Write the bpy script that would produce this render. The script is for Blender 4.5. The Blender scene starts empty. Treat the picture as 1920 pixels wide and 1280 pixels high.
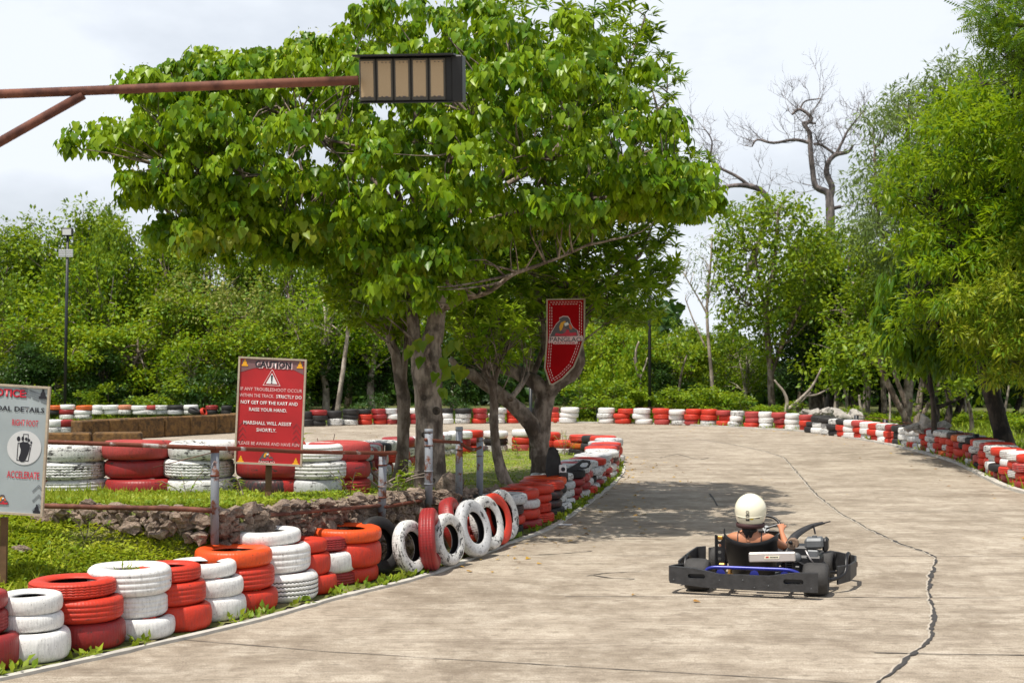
import bpy, math, random
import numpy as np
from mathutils import Vector, Matrix, noise
from mathutils.geometry import tessellate_polygon

random.seed(7); np.random.seed(7)
R = math.radians
scene = bpy.context.scene
COL = scene.collection

# ------------------------------------------------------------------ camera
F = 2667.0            # focal length in pixels of the 1920 px wide photograph (50 mm lens)
CAMH = 2.0
HOR = 684.0
cam = bpy.data.cameras.new("Camera")
cam.lens = 50.0; cam.sensor_width = 36.0
cam.shift_y = (HOR - 640.0) / 1920.0
cam.clip_start = 0.1; cam.clip_end = 3000
cam.dof.use_dof = True; cam.dof.focus_distance = 13.5; cam.dof.aperture_fstop = 4.5
camo = bpy.data.objects.new("Camera", cam); COL.objects.link(camo)
camo.location = (0, 0, CAMH); camo.rotation_euler = (R(90), 0, 0)
scene.camera = camo

# ------------------------------------------------------------------ sky, sun, exposure
SUN = Vector((-0.27, -0.30, 1.0)).normalized()
elev = math.asin(SUN.z); azim = math.atan2(SUN.x, SUN.y)
world = bpy.data.worlds.new("World"); scene.world = world; world.use_nodes = True
nt = world.node_tree; nt.nodes.clear()
out = nt.nodes.new("ShaderNodeOutputWorld"); bg = nt.nodes.new("ShaderNodeBackground")
sky = nt.nodes.new("ShaderNodeTexSky"); sky.sky_type = 'NISHITA'; sky.sun_disc = False
sky.sun_elevation = elev; sky.sun_rotation = azim; sky.air_density = 1.0; sky.dust_density = 3.0
tc = nt.nodes.new("ShaderNodeTexCoord"); mp = nt.nodes.new("ShaderNodeMapping")
mp.inputs['Scale'].default_value = (1.0, 1.0, 2.2); mp.inputs['Location'].default_value = (0.35, 0.1, 0.12)
nz = nt.nodes.new("ShaderNodeTexNoise"); nz.inputs['Scale'].default_value = 3.1; nz.inputs['Detail'].default_value = 9; nz.inputs['Roughness'].default_value = 0.52
ramp = nt.nodes.new("ShaderNodeValToRGB")
ramp.color_ramp.elements[0].position = 0.36; ramp.color_ramp.elements[0].color = (0.50, 0.50, 0.50, 1)
ramp.color_ramp.elements[1].position = 0.60; ramp.color_ramp.elements[1].color = (1, 1, 1, 1)
mix = nt.nodes.new("ShaderNodeMixRGB"); mix.inputs['Color2'].default_value = (9.75, 10.35, 11.2, 1)
nt.links.new(tc.outputs['Generated'], mp.inputs['Vector']); nt.links.new(mp.outputs[0], nz.inputs['Vector'])
nt.links.new(nz.outputs['Fac'], ramp.inputs['Fac']); # thin bright cloud near the horizon, clearer blue overhead
sx = nt.nodes.new("ShaderNodeSeparateXYZ"); nt.links.new(tc.outputs['Generated'], sx.inputs[0])
zr = nt.nodes.new("ShaderNodeMapRange"); zr.inputs['From Min'].default_value = .34; zr.inputs['From Max'].default_value = .62; zr.inputs['To Min'].default_value = 1.0; zr.inputs['To Max'].default_value = .30
nt.links.new(sx.outputs['Z'], zr.inputs['Value']); mu = nt.nodes.new("ShaderNodeMath"); mu.operation = 'MULTIPLY'
nt.links.new(ramp.outputs[0], mu.inputs[0]); nt.links.new(zr.outputs[0], mu.inputs[1]); nt.links.new(mu.outputs[0], mix.inputs['Fac'])
nt.links.new(sky.outputs[0], mix.inputs['Color1']); nt.links.new(mix.outputs[0], bg.inputs['Color'])
bg.inputs['Strength'].default_value = 0.088
nt.links.new(bg.outputs[0], out.inputs['Surface'])
sl = bpy.data.lights.new("Sun", 'SUN'); sl.energy = 5.0; sl.angle = R(0.55); sl.color = (1.0, 0.94, 0.84)
so = bpy.data.objects.new("Sun", sl); COL.objects.link(so)
so.rotation_euler = SUN.to_track_quat('Z', 'Y').to_euler()
scene.view_settings.view_transform = 'Standard'; scene.view_settings.look = 'None'
scene.view_settings.exposure = 0.10; scene.view_settings.gamma = 1.0
scene.render.engine = 'CYCLES'
scene.cycles.max_bounces = 6; scene.cycles.transparent_max_bounces = 8
scene.cycles.diffuse_bounces = 3; scene.cycles.glossy_bounces = 2; scene.cycles.transmission_bounces = 4
scene.cycles.use_denoising = True
scene.cycles.sample_clamp_indirect = 6

# ------------------------------------------------------------------ placing helpers
def at(px, py, D):                       # a point seen at that pixel, D metres away
    return Vector(((px-960)/F*D, D, CAMH-(py-HOR)/F*D))
def gnd(px, py, z=0.0):                  # the ground point seen at that pixel
    D = (CAMH-z)*F/(py-HOR); return Vector(((px-960)/F*D, D, z))
def topx(p):
    return 960+F*p[0]/p[1], HOR-F*(p[2]-CAMH)/p[1]

# ------------------------------------------------------------------ object helpers
def tag(o, label=None, cat=None, group=None, kind=None):
    if label: o['label'] = label
    if cat: o['category'] = cat
    if group: o['group'] = group
    if kind: o['kind'] = kind
    return o
def empty(name, loc, rz=0.0, rot=None):
    o = bpy.data.objects.new(name, None); COL.objects.link(o)
    o.location = loc; o.rotation_euler = rot if rot else (0, 0, rz)
    o.empty_display_size = 0.1
    return o
def frame_of(d):
    d = d.normalized(); a = Vector((0, 0, 1)) if abs(d.z) < 0.9 else Vector((1, 0, 0))
    u = d.cross(a).normalized(); return u, d.cross(u).normalized()
class MB:
    def __init__(s): s.v = []; s.f = []; s.m = []
    def add(s, vs, fs, m=0):
        n = len(s.v); s.v += [tuple(v) for v in vs]
        s.f += [tuple(i+n for i in f) for f in fs]; s.m += [m]*len(fs)
    def box(s, c, d, rot=None, m=0, bev=0.0):
        x, y, z = d[0]/2, d[1]/2, d[2]/2
        M = rot.to_matrix() if rot is not None and not isinstance(rot, Matrix) else (rot or Matrix.Identity(3))
        if bev <= 0:
            vs = [Vector((i*x, j*y, k*z)) for i in (-1, 1) for j in (-1, 1) for k in (-1, 1)]
            fs = [(0, 1, 3, 2), (4, 6, 7, 5), (0, 4, 5, 1), (2, 3, 7, 6), (0, 2, 6, 4), (1, 5, 7, 3)]
        else:
            b = bev; vs = []; fs = []; idx = {}
            def V(i, j, k, ax):
                key = (i, j, k, ax)
                if key not in idx:
                    p = [i*(x-b), j*(y-b), k*(z-b)]; p[ax] = (i*x, j*y, k*z)[ax]
                    idx[key] = len(vs); vs.append(Vector(p))
                return idx[key]
            for sg in (-1, 1):
                for ax in range(3):
                    o = [a for a in range(3) if a != ax]; q = []
                    for a, c2 in ((-1, -1), (1, -1), (1, 1), (-1, 1)):
                        t = [0, 0, 0]; t[ax] = sg; t[o[0]] = a; t[o[1]] = c2; q.append(V(*t, ax))
                    fs.append(tuple(q))
            for ax in range(3):
                o = [a for a in range(3) if a != ax]
                for a in (-1, 1):
                    for c2 in (-1, 1):
                        q = []
                        for e, axx in ((-1, o[0]), (1, o[0]), (1, o[1]), (-1, o[1])):
                            t = [0, 0, 0]; t[ax] = e; t[o[0]] = a; t[o[1]] = c2; q.append(V(*t, axx))
                        fs.append(tuple(q))
            for i in (-1, 1):
                for j in (-1, 1):
                    for k in (-1, 1):
                        fs.append((V(i, j, k, 0), V(i, j, k, 1), V(i, j, k, 2)))
        s.add([M @ v + Vector(c) for v in vs], fs, m)
    def tube(s, pts, rad, seg=8, m=0, cap=True, jit=0.0):
        pts = [Vector(p) for p in pts]; n = len(pts)
        if not hasattr(rad, '__len__'): rad = [rad]*n
        vs = []; fs = []; u = None
        for i in range(n):
            d = (pts[min(i+1, n-1)]-pts[max(i-1, 0)])
            if d.length < 1e-9: d = Vector((0, 0, 1))
            d.normalize()
            if u is None: u, w = frame_of(d)
            else:
                u = (u-d*u.dot(d))
                if u.length < 1e-6: u, w = frame_of(d)
                u.normalize(); w = d.cross(u)
            w = d.cross(u)
            for k in range(seg):
                a = 2*math.pi*k/seg; r = rad[i]
                p = pts[i]+(u*math.cos(a)+w*math.sin(a))*r
                if jit:
                    q = noise.noise(p*(0.9/max(r, .03)))*jit+noise.noise(p*(2.3/max(r, .03)))*jit*.5
                    p = pts[i]+(p-pts[i])*(1+q)
                vs.append(p)
        for i in range(n-1):
            for k in range(seg):
                a = i*seg+k; b = i*seg+(k+1) % seg
                fs.append((a, b, b+seg, a+seg))
        if cap:
            fs.append(tuple(range(seg-1, -1, -1))); fs.append(tuple(range((n-1)*seg, n*seg)))
        s.add(vs, fs, m)
    def lathe(s, prof, seg=24, M=None, m=0, closed=False, mats=None, fn=None):
        vs = []; fs = []; n = len(prof); M = M or Matrix.Identity(4)
        for k in range(seg):
            a = 2*math.pi*k/seg
            for i, (r, z) in enumerate(prof):
                if fn: r, z = fn(i, a, r, z)
                vs.append(M @ Vector((r*math.cos(a), r*math.sin(a), z)))
        cnt = n if closed else n-1
        base = len(s.v)
        for k in range(seg):
            k2 = (k+1) % seg
            for i in range(cnt):
                j = (i+1) % n
                fs.append((k*n+i, k2*n+i, k2*n+j, k*n+j))
        s.v += [tuple(v) for v in vs]
        for q, f in enumerate(fs):
            s.f.append(tuple(i+base for i in f)); s.m.append(mats[q % cnt] if mats else m)
    def cyl(s, a, b, r, seg=16, m=0): s.tube([a, b], [r, r], seg, m)
    def plate(s, outline, holes, t, M, m=0):      # 2-D outline in local x,z; thickness t along local y
        loops = [[Vector((x, z, 0)) for x, z in outline]]+[[Vector((x, z, 0)) for x, z in h] for h in holes]
        tris = tessellate_polygon(loops)
        flat = [p for l in loops for p in l]; n = len(flat)
        vs = [M @ Vector((p.x, 0, p.y)) for p in flat]+[M @ Vector((p.x, t, p.y)) for p in flat]
        fs = [tuple(q) for q in tris]+[tuple(i+n for i in reversed(q)) for q in tris]
        o = 0
        for l in loops:
            k = len(l)
            for i in range(k):
                a, b = o+i, o+(i+1) % k; fs.append((a, b, b+n, a+n))
            o += k
        s.add(vs, fs, m)
    def blob(s, c, r, sub=1, jit=.25, seed=0, m=0):
        t = (1+5**.5)/2
        v = [Vector(p).normalized() for p in [(-1, t, 0), (1, t, 0), (-1, -t, 0), (1, -t, 0), (0, -1, t), (0, 1, t), (0, -1, -t), (0, 1, -t), (t, 0, -1), (t, 0, 1), (-t, 0, -1), (-t, 0, 1)]]
        f = [(0, 11, 5), (0, 5, 1), (0, 1, 7), (0, 7, 10), (0, 10, 11), (1, 5, 9), (5, 11, 4), (11, 10, 2), (10, 7, 6), (7, 1, 8), (3, 9, 4), (3, 4, 2), (3, 2, 6), (3, 6, 8), (3, 8, 9), (4, 9, 5), (2, 4, 11), (6, 2, 10), (8, 6, 7), (9, 8, 1)]
        for _ in range(sub):
            mid = {}; nf = []
            def mm(a, b):
                k = (min(a, b), max(a, b))
                if k not in mid: mid[k] = len(v); v.append((v[a]+v[b]).normalized())
                return mid[k]
            for a, b, c2 in f:
                x, y, z = mm(a, b), mm(b, c2), mm(c2, a); nf += [(a, x, z), (b, y, x), (c2, z, y), (x, y, z)]
            f = nf
        rr = r if hasattr(r, '__len__') else (r, r, r); sd = Vector((seed*3.1, seed*1.7, seed*.9))
        vs = []
        for p in v:
            q = 1+jit*noise.noise(p*1.3+sd)+jit*.6*noise.noise(p*3+sd)
            vs.append(Vector((p.x*rr[0], p.y*rr[1], p.z*rr[2]))*q+Vector(c))
        s.add(vs, f, m)
    def mesh(s, name, mats, smooth=False):
        me = bpy.data.meshes.new(name); me.from_pydata(s.v, [], s.f)
        for mt in (mats if isinstance(mats, (list, tuple)) else [mats]): me.materials.append(mt)
        me.polygons.foreach_set('material_index', s.m)
        if smooth: me.polygons.foreach_set('use_smooth', [True]*len(s.f))
        me.validate(); me.update()
        return me
    def build(s, name, mats, parent=None, smooth=False, loc=None):
        o = bpy.data.objects.new(name, s.mesh(name, mats, smooth)); COL.objects.link(o)
        if parent is not None: o.parent = parent
        if loc is not None: o.location = loc
        return o
def np_mesh(name, verts, faces, mat, smooth=False):
    me = bpy.data.meshes.new(name); nv = len(verts); nf, k = faces.shape
    me.vertices.add(nv); me.vertices.foreach_set('co', verts.astype(np.float32).ravel())
    me.loops.add(nf*k); me.loops.foreach_set('vertex_index', faces.astype(np.int32).ravel())
    me.polygons.add(nf); me.polygons.foreach_set('loop_start', np.arange(0, nf*k, k, dtype=np.int32))
    me.polygons.foreach_set('loop_total', np.full(nf, k, dtype=np.int32))
    if smooth: me.polygons.foreach_set('use_smooth', np.ones(nf, dtype=bool))
    me.update(calc_edges=True)
    if mat: me.materials.append(mat)
    return me
def mobj(name, me, parent=None, loc=None):
    o = bpy.data.objects.new(name, me); COL.objects.link(o)
    if parent is not None: o.parent = parent
    if loc is not None: o.location = loc
    return o
def smooth_pts(pts, n=4):
    P = [Vector(p) for p in pts]; o = []
    for i in range(len(P)-1):
        p0 = P[max(i-1, 0)]; p1 = P[i]; p2 = P[i+1]; p3 = P[min(i+2, len(P)-1)]
        for k in range(n):
            t = k/n
            o.append(.5*((2*p1)+(p2-p0)*t+(2*p0-5*p1+4*p2-p3)*t*t+(-p0+3*p1-3*p2+p3)*t**3))
    o.append(P[-1]); return o

# ------------------------------------------------------------------ materials
class N:
    def __init__(s, name):
        s.mat = bpy.data.materials.new(name); s.mat.use_nodes = True; s.t = s.mat.node_tree
        s.p = s.t.nodes['Principled BSDF']
    def n(s, ty, **kw):
        x = s.t.nodes.new(ty)
        for k, v in kw.items():
            if k in x.inputs: x.inputs[k].default_value = v
            else: setattr(x, k, v)
        return x
    def l(s, a, b): s.t.links.new(a, b)
    def noise(s, vec, scale, detail=4, rough=.55, dist=0.0):
        x = s.n('ShaderNodeTexNoise'); x.inputs['Scale'].default_value = scale; x.inputs['Detail'].default_value = detail
        x.inputs['Roughness'].default_value = rough; x.inputs['Distortion'].default_value = dist
        if vec is not None: s.l(vec, x.inputs['Vector'])
        return x.outputs['Fac']
    def ramp(s, fac, stops):
        x = s.n('ShaderNodeValToRGB'); e = x.color_ramp.elements
        while len(e) < len(stops): e.new(0.5)
        for i, (p, c) in enumerate(stops):
            e[i].position = p; e[i].color = (c, c, c, 1) if not hasattr(c, '__len__') else (*c[:3], 1)
        s.l(fac, x.inputs['Fac']); return x.outputs['Color']
    def mix(s, f, a, b, mode='MIX'):
        x = s.n('ShaderNodeMixRGB'); x.blend_type = mode
        for k, v in (('Fac', f), ('Color1', a), ('Color2', b)):
            if isinstance(v, (int, float)): x.inputs[k].default_value = v if k == 'Fac' else (v, v, v, 1)
            elif isinstance(v, (tuple, list)): x.inputs[k].default_value = (*v[:3], 1)
            else: s.l(v, x.inputs[k])
        return x.outputs['Color']
    def math(s, op, a, b=None):
        x = s.n('ShaderNodeMath'); x.operation = op
        for i, v in enumerate((a, b)):
            if v is None: continue
            if isinstance(v, (int, float)): x.inputs[i].default_value = v
            else: s.l(v, x.inputs[i])
        return x.outputs[0]
    def coord(s, kind='Object', rnd=False, scale=(1, 1, 1)):
        c = s.n('ShaderNodeTexCoord').outputs[kind]
        m = s.n('ShaderNodeMapping'); s.l(c, m.inputs['Vector']); m.inputs['Scale'].default_value = scale
        o = m.outputs[0]
        if rnd:
            oi = s.n('ShaderNodeObjectInfo'); r = s.math('MULTIPLY', oi.outputs['Random'], 40.0)
            v = s.n('ShaderNodeVectorMath'); v.operation = 'ADD'; s.l(o, v.inputs[0]); s.l(r, v.inputs[1]); o = v.outputs[0]
        return o
    def bump(s, h, strength=.3, dist=.02):
        b = s.n('ShaderNodeBump'); b.inputs['Strength'].default_value = strength; b.inputs['Distance'].default_value = dist
        s.l(h, b.inputs['Height']); s.l(b.outputs[0], s.p.inputs['Normal']); return b
    def base(s, c):
        if isinstance(c, (tuple, list)): s.p.inputs['Base Color'].default_value = (*c[:3], 1)
        else: s.l(c, s.p.inputs['Base Color'])
    def set(s, **kw):
        for k, v in kw.items(): s.p.inputs[k.replace('_', ' ')].default_value = v
        return s
def plain(name, col, rough=.5, metal=0.0, var=.12, scale=8, bump=.0):
    m = N(name); c = m.coord('Object', True); f = m.noise(c, scale, 5)
    m.base(m.mix(f, tuple(x*(1-var*2) for x in col), tuple(min(1, x*(1+var)) for x in col)))
    m.set(Roughness=rough, Metallic=metal)
    if bump: m.bump(m.noise(c, scale*4, 4), bump, .01)
    return m.mat
def leaf_mat(name, cols, trans=(.18, .34, .02), gloss=.38, tw=.35):
    m = N(name)
    g = m.n('ShaderNodeNewGeometry'); rnd = g.outputs['Random Per Island']
    st = [(i/(len(cols)-1), c) for i, c in enumerate(cols)]
    col = m.ramp(rnd, st)
    cn = m.noise(m.coord('Object', False), 1.6, 3)
    col = m.mix(m.math('MULTIPLY', m.ramp(cn, [(.48, 0.0), (.62, 1.0)]), .55), col, tuple(x*1.2 for x in cols[-1]))
    col = m.mix(m.math('MULTIPLY', m.ramp(cn, [(.36, 1.0), (.48, 0.0)]), .5), col, tuple(x*.8 for x in cols[0]))
    m.base(col); m.set(Roughness=gloss); m.p.inputs['Specular IOR Level'].default_value = .28
    tr = m.n('ShaderNodeBsdfTranslucent'); tc2 = m.mix(.5, col, trans); m.l(tc2, tr.inputs['Color'])
    mx = m.n('ShaderNodeMixShader'); mx.inputs[0].default_value = tw
    m.l(m.p.outputs[0], mx.inputs[1]); m.l(tr.outputs[0], mx.inputs[2])
    o = [x for x in m.t.nodes if x.type == 'OUTPUT_MATERIAL'][0]; m.l(mx.outputs[0], o.inputs['Surface'])
    return m.mat
def bark_mat(name, a, b, scale=9):
    m = N(name); c = m.coord('Object', True, (1, 1, .35)); f = m.noise(c, scale, 7, .65)
    v = m.noise(m.coord('Object', True), scale*.35, 4)
    col = m.mix(m.ramp(f, [(.40, 0.0), (.60, 1.0)]), a, b); col = m.mix(m.ramp(v, [(.50, 0.0), (.60, .75)]), col, tuple(x*.40 for x in a))
    m.base(col); m.set(Roughness=.9); m.bump(f, .9, .03); return m.mat

M = {}
def paint(key, col, wear=.0, colb=None, rough=.42, under=(.035, .033, .032), var=.1, bias=.0):
    m = N('tyre_'+key); c = m.coord('Object', True)
    raw = m.n('ShaderNodeTexCoord').outputs['Object']
    sep = m.n('ShaderNodeSeparateXYZ'); m.l(raw, sep.inputs[0])
    big = m.noise(c, 5, 6, .6)
    base = m.mix(m.noise(c, 12, 4), tuple(x*(1-var) for x in col), tuple(min(1, x*(1+var)) for x in col))
    if colb:
        s_ = m.math('ADD', sep.outputs['X'], m.math('MULTIPLY', m.math('SUBTRACT', big, .5), .10))
        s2 = m.math('GREATER_THAN', s_, bias)
        base = m.mix(s2, base, colb)
    ang = m.math('ARCTAN2', sep.outputs['Y'], sep.outputs['X'])
    if wear:
        k = m.mix(.5, m.noise(c, 16, 9, .75), m.noise(m.coord('Object', True, (1, 1, 6)), 7, 8, .7, .6))
        t_ = .37+wear*.125; w = m.ramp(k, [(t_, 0.0), (t_+.025, 1.0)])
        base = m.mix(m.mix(w, 1.0, 0.0) if False else m.math('SUBTRACT', 1.0, w), base, under)
    # road dirt thrown up as faint vertical smears and blotches
    d = m.noise(m.coord('Object', True, (3, 3, .8)), 14, 6, .7)
    base = m.mix(m.math('MULTIPLY', m.ramp(d, [(.46, 0.0), (.72, 1.0)]), .60), base, tuple(x*.45+.03 for x in col))
    sp = m.noise(c, 60, 3, .8)
    base = m.mix(m.ramp(sp, [(.63, 0.0), (.68, .8)]), base, (.08, .06, .05))
    m.base(base); m.set(Roughness=rough); m.p.inputs['Specular IOR Level'].default_value = .35
    s = m.math('SINE', m.math('MULTIPLY', ang, 70.0))
    rr = m.math('SQRT', m.math('ADD', m.math('MULTIPLY', sep.outputs['X'], sep.outputs['X']), m.math('MULTIPLY', sep.outputs['Y'], sep.outputs['Y'])))
    mk = m.math('GREATER_THAN', rr, .281)
    h = m.math('ADD', m.math('MULTIPLY', m.math('MULTIPLY', s, mk), .16), m.noise(c, 26, 5))
    m.bump(h, .45, .006)
    return m.mat
RUB = (.022, .021, .021)
M['R'] = paint('red', (.56, .038, .016), .07, rough=.5)
M['O'] = paint('orange_red', (.72, .082, .013), .03, rough=.42)
M['D'] = paint('dark_red', (.30, .024, .024), .28)
M['P'] = paint('faded_red', (.42, .055, .05), .12, rough=.6)
M['W'] = paint('white', (.78, .78, .76), .06, rough=.42, var=.05)
M['w'] = paint('scuffed_white', (.64, .64, .62), .60, rough=.55)
M['G'] = paint('grey_white', (.50, .51, .52), .42, rough=.55)
M['K'] = paint('rubber', RUB, .0, rough=.62, var=.4)
M['B'] = paint('red_black', (.45, .03, .025), .2, (.025, .024, .024), bias=.0)
M['S'] = paint('red_white', (.46, .035, .03), .15, (.60, .60, .58), bias=.02)
M['Q'] = paint('white_red', (.62, .62, .6), .35, (.42, .035, .03), bias=-.05)
M['T'] = paint('rusty_orange', (.60, .12, .02), .3)
M['N'] = paint('pale_pink', (.60, .24, .14), .2)
M['rubber'] = plain('inner_rubber', (.018, .017, .017), .8, 0, .4, 10)
M['steel_grey'] = plain('galvanised_pipe', (.27, .28, .30), .45, .55, .25, 14, .2)
def rusty(name, a, b, lo=.45, hi=.55, metal=.3):
    m = N(name); c = m.coord('Object', True); f = m.noise(c, 7, 8, .65)
    k = m.ramp(f, [(lo, 0.0), (hi, 1.0)])
    m.base(m.mix(k, a, m.mix(m.noise(c, 40, 4), b, tuple(x*.45 for x in b)))); m.set(Roughness=.75, Metallic=metal); m.bump(f, .4, .004); return m.mat
M['post'] = rusty('weathered_post', (.25, .27, .30), (.22, .075, .035), .52, .60)
M['rust'] = rusty('rusty_rail', (.40, .37, .35), (.20, .055, .028), .36, .44)
M['rust_dark'] = rusty('rust_arm', (.20, .075, .045), (.11, .035, .022), .4, .6, .2)
M['black_metal'] = plain('black_metal', (.02, .02, .022), .4, .3)
M['black_paint'] = plain('pole_paint', (.018, .021, .028), .45, 0, .3)
M['wood'] = plain('sign_wood', (.16, .085, .04), .8, 0, .35, 5, .4)
M['frame_wood'] = plain('frame_wood', (.48, .40, .30), .7, 0, .25, 9, .3)

# ================================================================== ground and track
EDGE = [(-40, -6), (-8, 4.6), (-5, 7.0), (-3.9, 8.1), (-3.23, 9.07), (-2.69, 9.91), (-2.0, 11.09), (-1.47, 12.23), (-.81, 13.5), (-.05, 15.87), (.46, 17.4), (.98, 19.9), (1.67, 23.7), (2.04, 26.3), (2.23, 28.7), (2.15, 30.8), (1.6, 32.9), (.3, 34.1), (-1.4, 33.8), (-2.2, 31.5), (-2.6, 27), (-2.7, 20), (-2.7, 17.3), (-3.2, 16.2), (-40, 16.2)]
OUT_EDGE = [(8.1, 8), (8.1, 14), (8.0, 18), (8.0, 22.4), (8.3, 24.7), (8.95, 28.2), (9.2, 30.3), (9.38, 33), (9.42, 36), (9.25, 39.2), (8.75, 42.7), (7.9, 44.2), (6.9, 45.6), (5.4, 47.6), (2.9, 49.0), (-1, 49.0), (-4.7, 48.6), (-6.6, 47.0), (-8.4, 43.2), (-11, 38.0), (-14, 32), (-40, 27)]
RIM = [(-40, 12.2), (-9, 12.2), (-3.9, 11.95), (-2.5, 11.85), (-1.95, 12.85), (-1.42, 13.9), (-1.02, 15.0), (-.66, 16), (-.36, 17), (.35, 19.6), (1.2, 22.8), (1.6, 26), (1.7, 28.5), (1.5, 30.4), (1.0, 32), (.2, 32.8), (-1, 32.6), (-1.6, 31), (-2.2, 27), (-2.3, 20), (-2.3, 17.0), (-2.9, 15.8), (-40, 15.8)]
def inside(p, poly):
    x, y = p[0], p[1]; c = False; j = len(poly)-1
    for i in range(len(poly)):
        xi, yi = poly[i]; xj, yj = poly[j]
        if (yi > y) != (yj > y) and x < (xj-xi)*(y-yi)/(yj-yi)+xi: c = not c
        j = i
    return c
def dist(p, line, closed=False):
    best = 1e9; n = len(line)
    for i in range(n if closed else n-1):
        ax, ay = line[i]; bx, by = line[(i+1) % n]
        dx, dy = bx-ax, by-ay; t = max(0, min(1, ((p[0]-ax)*dx+(p[1]-ay)*dy)/(dx*dx+dy*dy)))
        best = min(best, math.hypot(p[0]-ax-dx*t, p[1]-ay-dy*t))
    return best
def interp(v, xs, ys):
    return float(np.interp(v, xs, ys))
def sstep(t): t = max(0, min(1, t)); return t*t*(3-2*t)
def top_h(x, y):
    h = interp(y, [11.9, 12.5, 13.5, 14.8, 16, 17, 18, 20, 24, 28, 32, 34], [.80, .77, .70, .66, .54, .49, .46, .38, .26, .10, .03, .02])
    return h+.025*noise.noise(Vector((x*1.5, y*1.5, 0)))
def foot_h(x):          # foot of the rubble wall
    return interp(x, [-4.2, -3.4, -2.5, -2.0, -1.5], [.74, .69, .58, .25, .02])
def terr(x, y):
    p = (x, y)
    if not inside(p, EDGE): return 0.0
    if inside(p, RIM):
        d = dist(p, RIM, True)
        return top_h(x, y)*sstep(.55+d/.25) if y > 16 else top_h(x, y)
    de = dist(p, EDGE, True)
    if (y > 15.7 and x < -2.2) or y > 17.4: return .012
    dr = dist(p, RIM, True)
    t = (de-.62)/max(.05, de-.62+dr)
    if t <= 0: return .012+.01*abs(noise.noise(Vector((x*3, y*3, 0))))
    return .012+foot_h(x)*(t**.85)+.03*noise.noise(Vector((x*2, y*2, 4)))*sstep(t*3)

m = N('concrete_track')
g = m.coord('Object', False)
st = m.coord('Object', False, (.30, 2.2, 1)); st2 = m.coord('Object', False, (.8, 9.0, 1))
n1 = m.noise(g, .45, 8, .68); n2 = m.noise(g, 1.9, 9, .72); n3 = m.noise(st2, 2.2, 7, .75); n4 = m.noise(g, 90, 5, .75); n5 = m.noise(g, 7, 9, .8); n6 = m.noise(st, 1.1, 8, .7, .4)
col = m.mix(m.ramp(n1, [(.36, 0.0), (.62, 1.0)]), (.285, .236, .178), (.50, .432, .345))
col = m.mix(m.math('MULTIPLY', m.ramp(n2, [(.50, 0.0), (.62, 1.0)]), .60), col, (.63, .56, .46))
col = m.mix(m.math('MULTIPLY', m.ramp(n2, [(.34, 1.0), (.47, 0.0)]), .62), col, (.175, .135, .098))
col = m.mix(m.math('MULTIPLY', m.ramp(n6, [(.52, 0.0), (.66, 1.0)]), .50), col, (.185, .145, .108))
col = m.mix(m.math('MULTIPLY', m.ramp(n3, [(.49, 0.0), (.62, 1.0)]), .48), col, (.165, .134, .098))
col = m.mix(m.math('MULTIPLY', m.ramp(n5, [(.52, 0.0), (.60, 1.0)]), .55), col, (.18, .145, .11))
col = m.mix(m.math('MULTIPLY', m.ramp(n5, [(.36, 1.0), (.46, 0.0)]), .40), col, (.57, .51, .43))
col = m.mix(m.math('MULTIPLY', m.ramp(n4, [(.47, 0.0), (.60, 1.0)]), .72), col, (.14, .115, .088))
m.base(col); m.set(Roughness=.88); m.p.inputs['Specular IOR Level'].default_value = .25
m.bump(m.math('ADD', m.math('MULTIPLY', n3, .6), m.math('MULTIPLY', n4, .5)), .5, .012)
M['concrete'] = m.mat
m = N('grassy_soil'); g = m.coord('Object', False); a = m.noise(g, 1.2, 7, .65); b = m.noise(g, 22, 5, .7)
col = m.mix(m.ramp(a, [(.35, 0.0), (.62, 1.0)]), (.085, .135, .022), (.19, .165, .06))
col = m.mix(m.ramp(b, [(.4, 0.0), (.7, 1.0)]), col, (.06, .085, .018)); m.base(col); m.set(Roughness=.95); m.bump(b, 1.0, .05)
M['soil'] = m.mat
m = N('island_turf'); g = m.coord('Object', False); a = m.noise(g, 1.7, 7, .65); b = m.noise(g, 30, 5, .7)
col = m.mix(m.ramp(a, [(.45, 0.0), (.66, 1.0)]), (.15, .20, .022), (.33, .27, .15))
col = m.mix(m.ramp(b, [(.5, 0.0), (.75, 1.0)]), col, (.12, .12, .04)); m.base(col); m.set(Roughness=.95); m.bump(b, 1.0, .04)
M['turf'] = m.mat
M['kerb'] = plain('kerb_strip', (.55, .53, .48), .85, 0, .3, 5, .3)

mb = MB(); mb.add([(-900, -60, -.025), (900, -60, -.025), (900, 1800, -.025), (-900, 1800, -.025)], [(0, 1, 2, 3)])
tag(mb.build('ground', M['soil']), kind='structure')
poly = [(-40, -10), (12, -10), (9, 2)]+OUT_EDGE
v = [Vector((x, y, 0)) for x, y in poly]; mb = MB(); mb.add(v, [tuple(t) for t in tessellate_polygon([v])])
tag(mb.build('track', M['concrete']), kind='structure')
# island of grass inside the bend
xs = np.arange(-14, 2.6, .09); ys = np.arange(3.5, 34.4, .09)
idx = {}; vs = []; fs = []
H = {}
for i, x in enumerate(xs):
    for j, y in enumerate(ys):
        if (x < -6 and y > 15) or (x > -1 and y < 12) or y < 3.6-(x+14)*0: pass
        if inside((x, y), EDGE): H[(i, j)] = terr(x, y)
for (i, j), h in H.items():
    idx[(i, j)] = len(vs); vs.append((xs[i], ys[j], h))
for (i, j) in list(H):
    q = [(i, j), (i+1, j), (i+1, j+1), (i, j+1)]
    if all(k in idx for k in q): fs.append(tuple(idx[k] for k in q))
mb = MB(); mb.add(vs, fs); tag(mb.build('grass_bank', M['turf'], smooth=True), kind='structure')

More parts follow.
